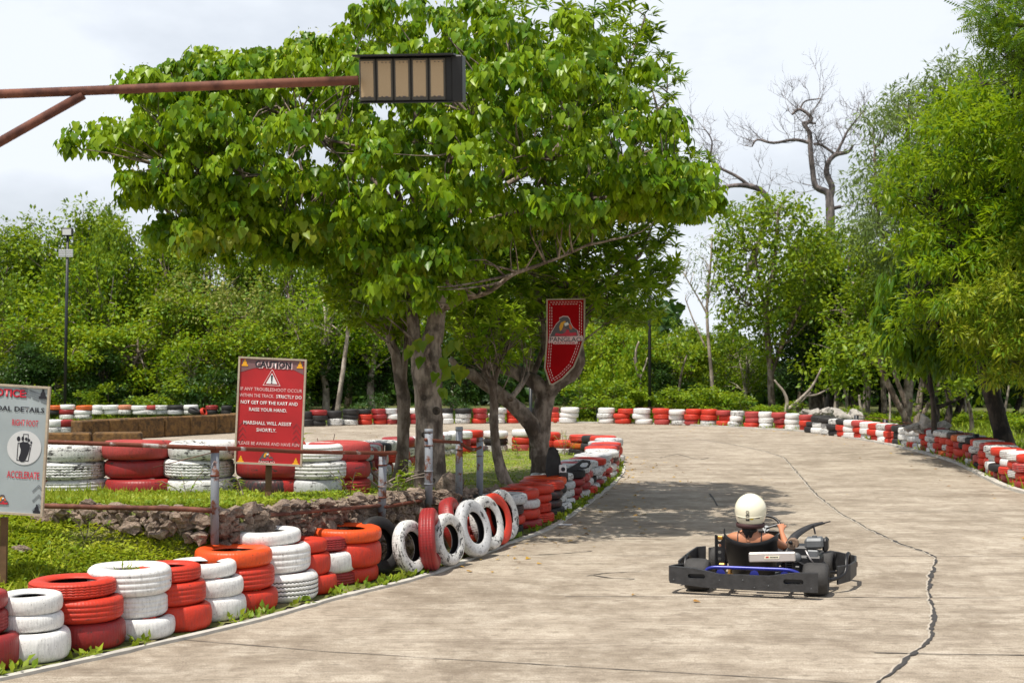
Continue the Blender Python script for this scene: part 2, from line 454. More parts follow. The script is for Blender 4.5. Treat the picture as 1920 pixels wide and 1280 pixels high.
def strip(line, w, z, name, mat, kind='structure', jit=0.0, h=None):
    P = [Vector((x, y, 0)) for x, y in line]; mb = MB(); vs = []; n = len(P)
    for i in range(n):
        d = (P[min(i+1, n-1)]-P[max(i-1, 0)]).normalized(); s_ = Vector((d.y, -d.x, 0))
        ww = w*(1+jit*(noise.noise(P[i]*3.7)+noise.noise(P[i]*11))) if jit else w
        vs += [P[i]-s_*ww/2+Vector((0, 0, z)), P[i]+s_*ww/2+Vector((0, 0, z))]
    fs = [(2*i, 2*i+1, 2*i+3, 2*i+2) for i in range(n-1)]
    mb.add(vs, fs)
    o = mb.build(name, mat)
    if h:
        md = o.modifiers.new('s', 'SOLIDIFY'); md.thickness = h; md.offset = -1
    tag(o, kind=kind); return o
def dense(line, step=.15):
    o = []
    for i in range(len(line)-1):
        a = Vector(line[i]+(0,)); b = Vector(line[i+1]+(0,)); k = max(1, int((b-a).length/step))
        o += [tuple((a.lerp(b, t/k))[:2]) for t in range(k)]
    o.append(line[-1]); return o
sm = lambda L, n=5: [(p.x, p.y) for p in smooth_pts([(x, y, 0) for x, y in L], n)]
strip(sm(EDGE[1:17], 8), .06, .022, 'inner_kerb', M['kerb'], jit=.6, h=.022)
strip(sm(OUT_EDGE[1:16], 8), .12, .045, 'outer_kerb', M['kerb'], jit=.15, h=.045)
# the long crack and the slab joints
M['crack'] = plain('crack_tar', (.055, .05, .048), .8, 0, .4, 20)
M['crack_edge'] = plain('crack_edge', (.46, .41, .34), .9, 0, .2, 10)
ck = [(1600, 1306), (1642, 1280), (1671, 1264), (1719, 1221), (1747, 1197), (1752, 1144), (1740, 1115), (1747, 1077), (1756, 1046), (1738, 1036), (1690, 1020), (1642, 998), (1575, 962), (1532, 928), (1503, 895), (1484, 873), (1470, 857), (1431, 845), (1374, 833), (1297, 821)]
L = dense([tuple(gnd(*p)[:2]) for p in ck], .05)
L = [(x+.022*noise.noise(Vector((x*4, y*4, 1)))+.012*noise.noise(Vector((x*15, y*15, 1))), y+.03*noise.noise(Vector((x*5, y*5, 7)))) for x, y in L]
strip([(x-.012, y) for x, y in L], .036, .004, 'crack_repair', M['crack_edge'], jit=1.1)
strip([q for q in L if q[1] < 17], .026, .008, 'track_crack', M['crack'], jit=1.5); strip([q for q in L if q[1] > 16.9], .013, .008, 'track_crack', M['crack'], jit=1.3)
for a, b, w in (((200, 1187), (620, 1222), .010), ((620, 1222), (1640, 1283), .010), ((1640, 1224), (1980, 1229), .012), ((1060, 1118), (1980, 1121), .012), ((840, 1041), (1980, 1043), .010), ((1000, 1010), (1400, 1012), .008), ((1100, 960), (1900, 958), .010), ((1170, 925), (1900, 922), .01), ((1200, 890), (1800, 888), .012)):
    L = dense([tuple(gnd(*a)[:2]), tuple(gnd(*b)[:2])], .12)
    L = [(x, y+.02*noise.noise(Vector((x*2, y*2, 3)))) for x, y in L]
    strip(L, w, .004, 'slab_joint', M['crack'], jit=.9)
for pts in ([(1100, 1080), (1130, 1075), (1200, 1071)], [(1112, 1079), (1150, 1084), (1190, 1086)], [(1330, 925), (1338, 935), (1345, 948), (1400, 952)], [(1238, 858), (1270, 851), (1310, 862), (1330, 858)], [(1010, 1040), (1075, 1036), (1110, 1033)]):
    L = dense([tuple(gnd(*p)[:2]) for p in pts], .05); L = [(x, y+.04*noise.noise(Vector((x*6, y*6, 5)))) for x, y in L]
    strip(L, .02, .005, 'fine_crack', M['crack'], jit=.9)

# ------------------------------------------------------------------ leaf meshes
T_HEART = (np.array([(0, 0, 0), (.30, -.10, .05), (.46, .20, .09), (.28, .62, .03), (0, 1.06, -.16), (-.28, .62, .03), (-.46, .20, .09), (-.30, -.10, .05), (0, .42, -.02)]), np.array([(0, 1, 2, 8), (8, 2, 3, 4), (8, 4, 5, 6), (8, 6, 7, 0)]))
T_LONG = (np.array([(0, 0, 0), (.13, .45, .05), (0, 1, -.12), (-.13, .45, .05), (0, .45, 0)]), np.array([(0, 1, 4), (4, 1, 2), (0, 4, 3), (4, 2, 3)]))
T_RHOMB = (np.array([(0, 0, 0), (.30, .5, .07), (0, 1, -.08), (-.30, .5, .07)]), np.array([(0, 1, 2), (0, 2, 3)]))
T_BLADE = (np.array([(-.035, 0, 0), (.035, 0, 0), (.02, .55, .05), (0, 1, .22)]), np.array([(0, 1, 2), (0, 2, 3)]))
def frond(n=7):
    v = []; f = []
    for i in range(n):
        y = .12+.82*i/n; L = .30*math.sin(math.pi*(.25+.7*i/n))+.06; z = -.25*y*y
        for sx in (-1, 1):
            k = len(v); v += [(0, y, z), (sx*L*.55, y+.10, z-.03), (sx*L, y+.10, z-.1), (sx*L*.5, y+.0, z-.05)]; f += [(k, k+1, k+2), (k, k+2, k+3)]
    return np.array(v), np.array(f)
T_FROND = frond(6)
def nrm(a): return a/np.maximum(np.linalg.norm(a, axis=1, keepdims=True), 1e-9)
def leaves(name, T, pos, tip, up, size, mat, smooth=False):
    tv, tf = T; pos = np.asarray(pos, float); n = len(pos)
    t = nrm(np.asarray(tip, float)); u = np.asarray(up, float); u = nrm(u-t*np.sum(u*t, 1, keepdims=True)); w = np.cross(t, u)
    s = np.asarray(size, float).reshape(-1, 1, 1)
    V = pos[:, None, :]+s*(tv[None, :, 0, None]*w[:, None, :]+tv[None, :, 1, None]*t[:, None, :]+tv[None, :, 2, None]*u[:, None, :])
    Fc = tf[None]+np.arange(n)[:, None, None]*len(tv)
    return np_mesh(name, V.reshape(-1, 3), Fc.reshape(-1, tf.shape[1]), mat, smooth)
def rsph(n): return nrm(np.random.normal(size=(n, 3)))

M['grass'] = leaf_mat('grass_blades', [(.20, .28, .012), (.30, .38, .018), (.44, .44, .06)], (.55, .60, .03), .55, .35)
M['herb'] = leaf_mat('low_herbs', [(.11, .20, .012), (.19, .30, .018), (.32, .38, .03)], (.45, .52, .03), .5, .3)
def scatter(n, xr, yr, keep, zf=terr):
    P = []
    tries = 0
    while len(P) < n and tries < n*30:
        tries += 1
        x = random.uniform(*xr); y = random.uniform(*yr)
        if keep(x, y): P.append((x, y, zf(x, y)))
    return np.array(P)
def bank_keep(x, y):
    if not inside((x, y), EDGE) or dist((x, y), EDGE, True) < .5: return False
    px, py = topx((x, y, .5))
    if px < -60 or px > 1950: return False
    v_ = noise.noise(Vector((x*1.1, y*1.1, 2)))+.5*noise.noise(Vector((x*3, y*3, 2)))
    d = dist((x, y), RIM, True)
    if d < .30 and y < 17.5: return v_ > .2
    return random.random() < .75+v_*1.1
P = np.vstack([scatter(34000, (-5.4, -.8), (8.2, 15.8), bank_keep), scatter(10000, (-2.6, 2.2), (15, 33), bank_keep)])
n = len(P); sz = np.random.uniform(.035, .085, n)*(.6+.9*np.clip(P[:, 0]*-.2, 0, 1))*np.random.choice([1, 1, 1, 1.8], n)
tip = np.c_[np.random.normal(0, .45, (n, 2)), np.ones(n)]; up = rsph(n)
tag(mobj('grass', leaves('grass', T_BLADE, P-[0, 0, .005], tip, up, sz*.72, M['grass'])), 'short bright green grass over the raised bank inside the bend', 'grass', kind='stuff')
k = np.random.permutation(n)[:32000]; P2 = P[k]+np.c_[np.random.normal(0, .03, (len(k), 2)), np.random.uniform(.01, .05, len(k))]
tip = np.c_[np.random.normal(0, 1, (len(k), 2)), np.random.uniform(-.1, .7, len(k))]
tag(mobj('ground_cover', leaves('ground_cover', T_RHOMB, P2, tip, np.tile([0, 0, 1.], (len(k), 1))+rsph(len(k))*.5, np.random.uniform(.025, .055, len(k)), M['herb'])), 'low leafy herbs creeping among the grass of the bank', 'ground cover', kind='stuff')
M['lawn'] = leaf_mat('sunlit_lawn', [(.20, .30, .012), (.30, .40, .018), (.46, .48, .04)], (.6, .66, .03), .6, .35)
P = scatter(38000, (-4.6, -1.5), (8.8, 12.6), lambda x, y: inside((x, y), EDGE) and not inside((x, y), RIM) and dist((x, y), EDGE, True) > .5 and random.random() < .8+noise.noise(Vector((x*2.1, y*2.1, 8))))
n = len(P); tip = np.c_[np.random.normal(0, 1, (n, 2)), np.random.uniform(.1, 1.1, n)]
tag(mobj('slope_herbs', leaves('slope_herbs', T_RHOMB, P+np.c_[np.zeros((n, 2)), np.random.uniform(0, .03, n)], tip, np.tile([0, 0, 1.], (n, 1))+rsph(n)*.5, np.random.uniform(.022, .05, n), M['lawn'])), 'sunlit leafy weeds and grass on the slope below the rubble wall', 'ground cover', kind='stuff')
# weeds along the edges of the track, dry stalks and long grass at the far left
W = []
for q in dense(sm(EDGE[3:17], 4), .05):
    if noise.noise(Vector((q[0]*2.3, q[1]*2.3, 9))) > .02:
        for _ in range(5): W.append((q[0]-random.uniform(.0, .12)*1.0, q[1]+random.uniform(-.02, .1), .0))
for q in dense(sm(OUT_EDGE[3:16], 4), .08):
    if noise.noise(Vector((q[0]*1.3, q[1]*1.3, 5))) > .05:
        for _ in range(5): W.append((q[0]+random.uniform(.0, .35), q[1]+random.uniform(.05, .35), 0))
W = np.array(W); n = len(W)
tip = np.c_[np.random.normal(0, .8, (n, 2)), np.ones(n)*.8]
tag(mobj('edge_weeds', leaves('edge_weeds', T_RHOMB, W+np.c_[np.zeros((n, 2)), np.random.uniform(0, .05, n)], tip, rsph(n), np.random.uniform(.03, .09, n), M['herb'])), 'small green weeds sprouting along the kerbs of the track', 'weeds', kind='stuff')
P = []
for c in [(-3.65, 9.9, 1.0), (-3.5, 10.2, .7), (-3.1, 10.35, .25), (-2.55, 10.9, .10)]:
    for _ in range(int(420*c[2])):
        x, y = c[0]+random.gauss(0, .22), c[1]+random.gauss(0, .2)
        if inside((x, y), EDGE) and dist((x, y), EDGE, True) > .6: P.append((x, y, terr(x, y)-.01))
P = np.array(P); n = len(P); tip = np.c_[np.random.normal(.1, .38, (n, 2)), np.ones(n)]
tag(mobj('long_grass', leaves('long_grass', (T_BLADE[0]*np.array([.45, 1, 1.4]), T_BLADE[1]), P, tip, rsph(n), np.random.uniform(.12, .28, n), M['grass'])), 'long arching grass blades at the left behind the white and red tyres', 'grass', kind='stuff')
# far verge grass behind the outer tyre rows
def verge(x, y):
    return not inside((x, y), [(-40, -10), (12, -10), (9, 2)]+OUT_EDGE)
P = scatter(22000, (-20, 24), (22, 58), lambda x, y: verge(x, y) and (x > 8 or y > 44) and topx((x, y, 0))[0] > -50 and topx((x, y, 0))[0] < 1980 and noise.noise(Vector((x*.6, y*.6, 3))) > -.35, lambda x, y: -.02)
n = len(P); tip = np.c_[np.random.normal(0, .5, (n, 2)), np.ones(n)]
tag(mobj('verge_grass', leaves('verge_grass', (T_BLADE[0]*np.array([2.2, 1, 1]), T_BLADE[1]), P, tip, rsph(n), np.random.uniform(.10, .30, n), M['herb'])), 'rough bright grass between the outer tyres and the woods', 'grass', kind='stuff')
# fallen leaves
M['dry'] = leaf_mat('dry_leaf', [(.45, .26, .03), (.50, .33, .06), (.26, .12, .03)], (.4, .3, .05), .6, .1)
P = []
for q in dense(sm(EDGE[8:16], 4), .1):
    for _ in range(2):
        if random.random() < .40: P.append((q[0]+abs(random.gauss(0, .55))+.05, q[1], .012))
for q in dense(sm(OUT_EDGE[3:17], 4), .25):
    if random.random() < .5: P.append((q[0]-abs(random.gauss(0, .7)), q[1]-abs(random.gauss(0, .8)), .012))
for _ in range(90): P.append((random.uniform(-7, 8), random.uniform(38, 48.5), .012))
for _ in range(20): P.append((random.uniform(0, 7), random.uniform(10, 30), .012))
P = np.array([p for p in P if not inside(p, EDGE)]); n = len(P); tip = np.c_[np.random.normal(0, 1, (n, 2)), np.random.uniform(-.05, .06, n)]
tag(mobj('fallen_leaves', leaves('fallen_leaves', T_HEART, P, tip, np.tile([0, 0, 1.], (n, 1))+rsph(n)*.3, np.random.uniform(.03, .065, n), M['dry'])), 'yellow and brown fallen leaves scattered over the concrete', 'leaves', kind='stuff')

# ------------------------------------------------------------------ rubble retaining wall
m = N('coral_rock'); g = m.coord('Object', False); a = m.noise(g, 9, 8, .7); b = m.noise(g, 45, 4, .7)
col = m.mix(m.ramp(a, [(.35, 0.0), (.65, 1.0)]), (.10, .066, .045), (.42, .32, .245)); col = m.mix(m.ramp(b, [(.5, 0.0), (.75, .8)]), col, (.45, .38, .32))
m.base(col); m.set(Roughness=.95); m.bump(m.math('ADD', a, b), 1.0, .03); M['rock'] = m.mat
mb = MB(); sd = 1
for q in dense(sm([(-6, 12.05), (-3.9, 11.95), (-2.5, 11.85), (-1.95, 12.85), (-1.42, 13.9), (-1.02, 15.0), (-.66, 16), (-.36, 17), (-.2, 17.5)], 5), .075):
    x, y = q
    top = top_h(x, y); lo = foot_h(x) if y < 14 else 0.0; z = lo-.05
    while z < top-.02:
        r = random.uniform(.026, .080); sd += 1
        mb.blob((x+random.gauss(0, .03)+.02, y-.03+random.gauss(0, .035), z+r*.5), (r*random.uniform(.8, 1.4), r, r*random.uniform(.6, 1)), 1, .65, sd)
        z += r*random.uniform(.8, 1.3)
    for _ in range(2):
        r = random.uniform(.015, .04); sd += 1
        mb.blob((x+random.gauss(0, .1), y+random.uniform(-.02, .3), top-.005), (r*1.4, r, r*.6), 1, .6, sd)
o = mb.build('rubble_wall', M['rock']); tag(o, 'low rough coral rubble wall holding up the grass bank behind the tyres', 'wall')
for px, py, D, r in ((42, 982, 11.2, .05), (706, 985, 12.6, .05), (120, 1010, 11, .035), (325, 1018, 11.3, .04)):
    pass
mb = MB(); mb.blob((0, 0, .03), (.07, .05, .04), 2, .5, 77)
p = at(40, 978, 11.3); o = mb.build('stone', M['rock'], loc=(p.x, p.y, terr(p.x, p.y)-.005)); tag(o, 'brown stone lying in the grass beside the pedal notice', 'stone')
mb = MB(); mb.blob((0, 0, .1), (.17, .14, .17), 2, .3, 5)
p = at(843, 880, 16.5); o = mb.build('boulder', M['rock'], loc=(p.x, p.y, terr(p.x, p.y)-.03)); tag(o, 'rounded brown boulder behind the grey pipe posts', 'boulder')

# ================================================================== tyres
TR, TW = .30, .18
def tyre_mesh(seg, hi, kind, seed):
    """kind 0 smooth round, 1 ribbed with grooves, 2 zigzag grooves cut through the paint, 3 chunky lugs"""
    prof = []; mats = []
    def P(r, z, m=0): prof.append((r, z)); mats.append(m)
    w = TW/2
    P(.166, w*.48); P(.170, w*.64); P(.190, w*.84); P(.235, w*1.0); P(.262, w*.97); P(.283, w*.82)
    if kind == 0:
        P(.294, w*.62); P(.2985, w*.3); P(.300, 0); P(.2985, -w*.3); P(.294, -w*.62)
    else:
        P(.295, w*.66); g = {1: .0032, 2: .006, 3: .006}[kind]
        for c in ((.40, .0, -.40) if kind == 1 else (.46, .16, -.14, -.44)):
            P(.299, w*c+.0035); prof.append((.299-g, w*c+.002)); mats[-1] = 2; mats.append(2); prof.append((.299-g, w*c-.002)); mats.append(2); P(.299, w*c-.0035)
        P(.295, -w*.66)
    P(.283, -w*.82); P(.262, -w*.97); P(.235, -w*1.0); P(.188, -w*.93); P(.173, -w*.86); P(.168, -w*.70)
    mats[-1] = 1
    for r, z in ((.196, -w*.74), (.245, -w*.80), (.280, -w*.55), (.286, 0), (.280, w*.55), (.245, w*.80), (.196, w*.74)): P(r, z, 1)
    n = len(prof)
    gm = [i for i in range(n)]
    rnd = random.Random(seed); e1, e2, ph, ph2 = rnd.uniform(.0, .022), rnd.uniform(0, .012), rnd.uniform(0, 6), rnd.uniform(0, 6)
    sag = rnd.uniform(0, .010)
    def fn(i, a, r, z):
        q = 1+e1*math.cos(2*a+ph)+e2*math.cos(3*a+ph2)
        z2 = z
        if kind in (2, 3) and r > .288 and abs(z) < w*.6:
            z2 += .0035*(1 if int(round(a/(2*math.pi)*seg)) % 2 else -1)
        if kind == 3 and r > .297 and int(round(a/(2*math.pi)*seg)) % 4 < 1: r -= .007
        if z > w*.5: z2 -= sag*(1+math.cos(a*2+ph2))*.5*(1 if r < .28 else .3)
        return r*q, z2
    mb = MB(); mb.lathe(prof, seg, closed=True, mats=[mats[i] if kind in (0, 1, 3) else mats[i] for i in range(n)], fn=fn)
    me = mb.mesh('tyre', [M['R'], M['rubber'], M['rubber'] if kind == 2 else M['R']], True)
    return me
HI = [tyre_mesh(96, True, k, i) for i, k in enumerate((0, 1, 0, 0, 3, 0, 1))]; HIZ = tyre_mesh(120, True, 2, 9)
LO = [tyre_mesh(32, False, k, 20+i) for i, k in enumerate((0, 1, 0, 1, 0))]
TY = []
CN = dict(R='red', O='bright orange-red', D='dark red', P='faded red', W='white', w='scuffed white', G='greyish white', K='black', B='red and black', S='red and white', Q='white and red', T='rusty orange', N='pale pink')
def tyre(x, y, z, r, w, c, label, group, rz=None, tilt=(0, 0), rot=None, var=None, pin=False):
    TY.append(dict(p=(x, y, z), r=r, w=w, c=c, label=label, group=group, rz=rz if rz is not None else random.uniform(0, 6.28), tilt=tilt, rot=rot, var=var, d=math.hypot(x, y)-(100 if pin else 0)))
LEV = {1: ['only'], 2: ['bottom', 'top'], 3: ['bottom', 'middle', 'top'], 4: ['bottom', 'second lowest', 'second highest', 'top'], 5: ['bottom', 'second lowest', 'middle', 'second highest', 'top'], 6: ['bottom', 'second lowest', 'third lowest', 'third highest', 'second highest', 'top']}
ORD = ['first', 'second', 'third', 'fourth', 'fifth', 'sixth', 'seventh', 'eighth', 'ninth', 'tenth', 'eleventh', 'twelfth', 'thirteenth', 'fourteenth', 'fifteenth', 'sixteenth', 'seventeenth', 'eighteenth', 'nineteenth', 'twentieth']
ORD += ['twenty-'+o for o in ORD[:9]]+['thirtieth']+['thirty-'+o for o in ORD[:9]]+['fortieth']
def stack(x, y, z, cols, where, group, r=.29, w=.165, face=None, jit=.018, rs=None, ws=None, dx=None, vars_=None):
    n = len(cols)
    for i, c in enumerate(cols):
        ww = ws[i] if ws else w*random.uniform(.93, 1.07); rr = rs[i] if rs else r*random.uniform(.95, 1.05)
        jx = dx[i] if dx else random.gauss(0, jit)
        rz = (face+random.uniform(-.5, .5)) if face is not None else None
        tyre(x+jx, y+random.gauss(0, jit*.5), z+ww/2, rr, ww, c, '%s tyre, %s of the %s' % (CN[c], LEV[n][i], where), group, rz, (R(random.gauss(0, .5)), R(random.gauss(0, .5))), var=vars_[i] if vars_ else None)
        z += ww*.985
# --- the near row of stacks, left foreground: (base y, [(centre px, width px, seam y above)], colours)
NEAR = [
 (1268, [(-38, 148, 1202), (-58, 142, 1157), (-62, 150, 1102)], 'DDD', 'cut-off stack at the left edge'),
 (1250, [(62, 142, 1194), (56, 124, 1160), (56, 122, 1106)], 'WWW', 'white stack nearest the left edge'),
 (1225, [(164, 142, 1174), (154, 156, 1130), (136, 161, 1080)], 'DRR', 'wide red stack with orange top sidewall'),
 (1205, [(260, 138, 1166), (252, 124, 1122), (242, 156, 1052)], 'WWW', 'white stack with weeds in its hole'),
 (1190, [(332, 130, 1142), (322, 128, 1098), (314, 124, 1056)], 'RRR', 'red stack behind the weed-filled white one'),
 (1170, [(396, 130, 1126), (390, 131, 1090), (378, 132, 1055)], 'WWW', 'small white stack with a red paint spot'),
 (1153, [(450, 142, 1113), (443, 146, 1070), (438, 147, 1020)], 'RRO', 'red stack whose top tyre is dented'),
 (1134, [(527, 141, 1072), (512, 141, 1024), (499, 131, 993)], 'WWW', 'white stack with dark zigzag tread'),
 (1120, [(577, 110, 1084), (564, 116, 1043), (560, 108, 1010)], 'RRR', 'narrow red stack beside the zigzag white one'),
 (1104, [(612, 112, 1078), (610, 120, 1038), (598, 122, 998)], 'DWD', 'mixed stack with charred top tyre'),
 (1098, [(649, 120, 1068), (646, 142, 1022), (644, 145, 981)], 'RRO', 'last red stack before the leaning tyres'),
]
for k, (by, lv, cols, where) in enumerate(NEAR):
    D0 = CAMH*F/(by-HOR); Rb = lv[0][1]/2/F*D0; Dc = D0+Rb*.92; s = F/Dc
    X0 = (lv[0][0]-960)/s; prev = by; z = 0; rs = []; ws = []; dx = []
    for i, (cx, wd, sy) in enumerate(lv):
        rr = wd/2/s
        ztop = CAMH-(sy-HOR)/(F/(Dc-rr)) if i < 2 else CAMH-(sy-HOR)/(F/(Dc+rr*.80))
        ww = max(.12, min(.24, ztop-z)); z += ww*.985
        rs.append(rr*.985); ws.append(ww); dx.append((cx-960)/s-X0)
    vr = None
    if k == 7: vr = ['Z', 1, 0]
    if k == 3: vr = [0, 1, 1]
    stack(X0, Dc, .012, cols, where, 'stacked tyres of the near left row', rs=rs, ws=ws, dx=dx, jit=.004, vars_=vr)
    if k == 3: WEED = (X0+dx[2], Dc, z)
# --- tyres standing on edge against the rubble wall: (centre px, base py, diameter px, az, tilt back, colour)
ST = [(712, 1082, 112, 34, 14, 'K', 'black tyre leaning behind the last red stack', 0),
      (769, 1081, 102, 27, 10, 'w', 'scuffed white leaning tyre, first whole one from the left', 0),
      (806, 1073, 118, 3, 4, 'D', 'upright dark red tyre seen tread-on between two white ones', -.05),
      (840, 1066, 100, 28, 9, 'w', 'leaning white tyre with pebbles inside', 0),
      (853, 1056, 112, 10, 19, 'D', 'red leaning tyre behind the pebble-filled white one', .42),
      (887, 1049, 108, 30, 15, 'G', 'largest clean white leaning tyre', 0),
      (913, 1038, 104, 27, 15, 'w', 'white leaning tyre with ragged peeling tread', .10),
      (930, 1030, 100, 27, 14, 'R', 'thin red leaning tyre between two peeling white ones', .14),
      (944, 1022, 98, 26, 14, 'w', 'last white leaning tyre before the long stacks', .2)]
for i, (cx, by, dm, az, tl, c, lab, dd) in enumerate(ST):
    D = CAMH*F/(by-HOR)+.06+dd; s = F/D; rr = dm/2/s; a = R(az-90+90)
    ax = Vector((math.cos(R(az)), -math.sin(R(az)), 0)); t = R(tl)
    axis = (ax*math.cos(t)+Vector((0, 0, 1))*math.sin(t)).normalized()
    q = axis.to_track_quat('Z', 'Y')
    D2 = D
    tyre((cx-960)/s*(D2/D), D2, rr*math.cos(t)+.05*math.sin(t)+.015, rr*.99, .16 if az < 12 else .118, c, lab, 'tyres leaning on edge against the rubble wall', rot=q, var=(3 if c == 'w' else None), pin=True)
# --- long stacks running away along the inner kerb
seqs = ['RDRRK', 'KRBG', 'DRSR', 'RRRR', 'KBBR', 'wwKO', 'wwGw', 'DDDK', 'SDQw', 'RwQS', 'wKww', 'DwwR', 'wPwG', 'DDwG', 'wSDw', 'DDBG', 'wDwR', 'KwGD', 'DwGR', 'KRwG']
inner = [p for p in dense(sm(EDGE[9:15], 8), .02)]
def walk(line, step):
    out_ = [line[0]]; acc = 0
    for a, b in zip(line, line[1:]):
        acc += math.hypot(b[0]-a[0], b[1]-a[1])
        if acc >= step: out_.append(b); acc = 0
    return out_
st_pts = walk(inner, .655)
for i, (x, y) in enumerate(st_pts[:20]):
    nx, ny = -.94, .28
    cols = seqs[i % len(seqs)]; r = .30
    zb = .012
    stack(x+nx*.36, y+.36*ny+.25, zb, cols, '%s stack of the long shaded wall' % ORD[i], 'tyre wall along the inner kerb', r=r, w=.098 if len(cols) > 4 else (.118 if len(cols) == 4 else .150), face=R(-70), jit=.03)
# --- around the back of the island
back = dense(sm([(2.0, 29.2), (1.75, 30.6), (1.1, 31.9), (.2, 32.7), (-.7, 32.6), (-1.3, 31.5), (-1.75, 29.5), (-1.95, 27), (-2.05, 24), (-2.15, 21), (-2.15, 19), (-2.1, 17.4), (-2.0, 16.0)], 6), .02)
bseq = ['wRG', 'RwR', 'KKK', 'KTR', 'SR', 'wRR', 'PRW', 'wKW', 'RDR', 'RDW', 'GwW', 'wwG', 'DwQ', 'DRw', 'RPD', 'wDw', 'DSw', 'GGw', 'RDK', 'DwD', 'wDR', 'KwD', 'wSw', 'DRw', 'GwK', 'wwD', 'RDw', 'DDP', 'wKw']
for i, (x, y) in enumerate(walk(back, .66)[:29]):
    stack(x, y, terr(x, y)-.01 if inside((x, y), EDGE) else .012, bseq[i], '%s stack round the back of the grass island' % ORD[i], 'tyre stacks round the back of the island', r=.29, w=.165, face=R(-90))
# --- the big tyres on the bank, left middle distance
BIG = [(-118, 128, 'DwD'), (8, 128, 'www'), (139, 124, 'QwwX'), (262, 134, 'DDP'), (379, 134, 'www'), (507, 128, 'BDR'), (589, 112, 'GwW'), (636, 122, 'DDP')]
for i, (cx, wd, cols) in enumerate(BIG):
    cols = cols[:3]; D = 14.75+(.25 if i == 7 else 0); s = F/D; x = (cx-960)/s
    stack(x, D, top_h(x, D)-.01, cols, ['stack cut off left of the notice board', 'stack behind the pedal notice', 'white stack right of the pedal notice', 'red stack between the two notice boards', 'charred white stack left of the caution board', 'stack hidden behind the caution board', 'white stack right of the caution board', 'big faded red stack by the twin trunks'][i], 'large tyres stacked on top of the bank', r=wd/2/s, w=.190, jit=.02)
# --- far side of the bend
FAR = [(1068, 37, 'WWW'), (1136, 33, 'WwW'), (1170, 34, 'RRR'), (1206, 36, 'WWW'), (1240, 34, 'PRR'), (1270, 33, 'wWW'), (1301, 33, 'PRR'), (1332, 34, 'wRR'), (1358, 31, 'RRP'), (1383, 28, 'wWw'), (1414, 34, 'RPP'), (1438, 29, 'WWW'), (1463, 31, 'RDP'), (1488, 31, 'WWW'), (1514, 28, 'RRP'), (1542, 38, 'KKK')]
for i, (cx, wd, cols) in enumerate(FAR):
    by = float(np.interp(cx, [1060, 1119, 1316, 1397, 1474, 1542], [793, 793.5, 798, 802, 806, 811.5])); D = CAMH*F/(by-HOR)+.3; s = F/D
    stack((cx-960)/s, D, .0, cols, '%s stack rightwards in the far row' % ORD[i], 'stacked tyres on the far side of the bend', r=wd/2/s*.93, w=.178 if cx < 1500 else .17, jit=.035)
FARL = [(1038, 22, 'RRD'), (1012, 24, 'KK'), (988, 26, 'DKK'), (960, 25, 'RRR'), (931, 34, 'WWw'), (899, 28, 'RDD'), (868, 31, 'wwK'), (838, 27, 'WWK'), (808, 27, 'RDR'), (779, 24, 'DDW'), (757, 24, 'wRR'), (735, 25, 'DWG'), (711, 28, 'RDD'), (684, 28, 'RRK'), (657, 31, 'wKK'), (627, 32, 'wK'), (596, 34, 'KKD'), (575, 26, 'KK'), (548, 26, 'DK'), (520, 27, 'KR'), (492, 27, 'KK'), (466, 27, 'KD')]
for i, (cx, wd, cols) in enumerate(FARL):
    by = float(np.interp(cx, [450, 590, 700, 1040], [802, 799.5, 796, 793])); D = CAMH*F/(by-HOR)+.3; s = F/D
    stack((cx-960)/s, D, .0, cols, '%s stack leftwards in the shaded far row' % ORD[i], 'stacked tyres in the shade of the woods', r=wd/2/s*.97, w=.178 if len(cols) == 3 else .25, jit=.03)
# --- right-hand row along the outer kerb
rs_ = ['KK', 'WWK', 'wwK', 'KKw', 'RRK', 'WWW', 'RRP', 'wWW', 'RRR', 'WWw', 'RRD', 'KKK', 'wWW', 'RWW', 'GGW', 'DRRD', 'WwwG', 'PRRS', 'TwRw', 'RRRB', 'DRPT', 'PRKw', 'wQRK', 'RKwR', 'KQRw', 'RRRQ', 'SRwR', 'RWSw', 'DKRR', 'QRWS', 'RSRW', 'DRQR', 'KRRW', 'WRSR', 'RPDw']
outr = dense(sm([(8.95, 42.2), (9.4, 39.2), (9.72, 36), (9.72, 33), (9.55, 30.3), (9.28, 28.1), (8.68, 24.8), (8.36, 22.4), (8.33, 20)], 8), .02)
for i, (x, y) in enumerate(walk(outr, .615)[:35]):
    cols = rs_[i]
    stack(x, y, .0, cols, '%s stack along the right-hand kerb' % ORD[i], 'tyre wall along the right-hand kerb', r=.285, w=.165 if len(cols) < 4 else .142, face=R(180), jit=.03)
for i, (x, y, c) in enumerate([(9.95, 26.6, 'KK'), (10.25, 27.4, 'KK'), (9.75, 25.8, 'KK'), (9.5, 24.9, 'KG'), (9.25, 24.0, 'KG'), (9.2, 23.2, 'KW'), (10.3, 25.9, 'KKK'), (9.0, 22.4, 'KK')]):
    stack(x, y, .0, c, '%s pile behind the right-hand wall' % ORD[i], 'spare black tyres behind the right-hand wall', r=.31, w=.19, jit=.08)
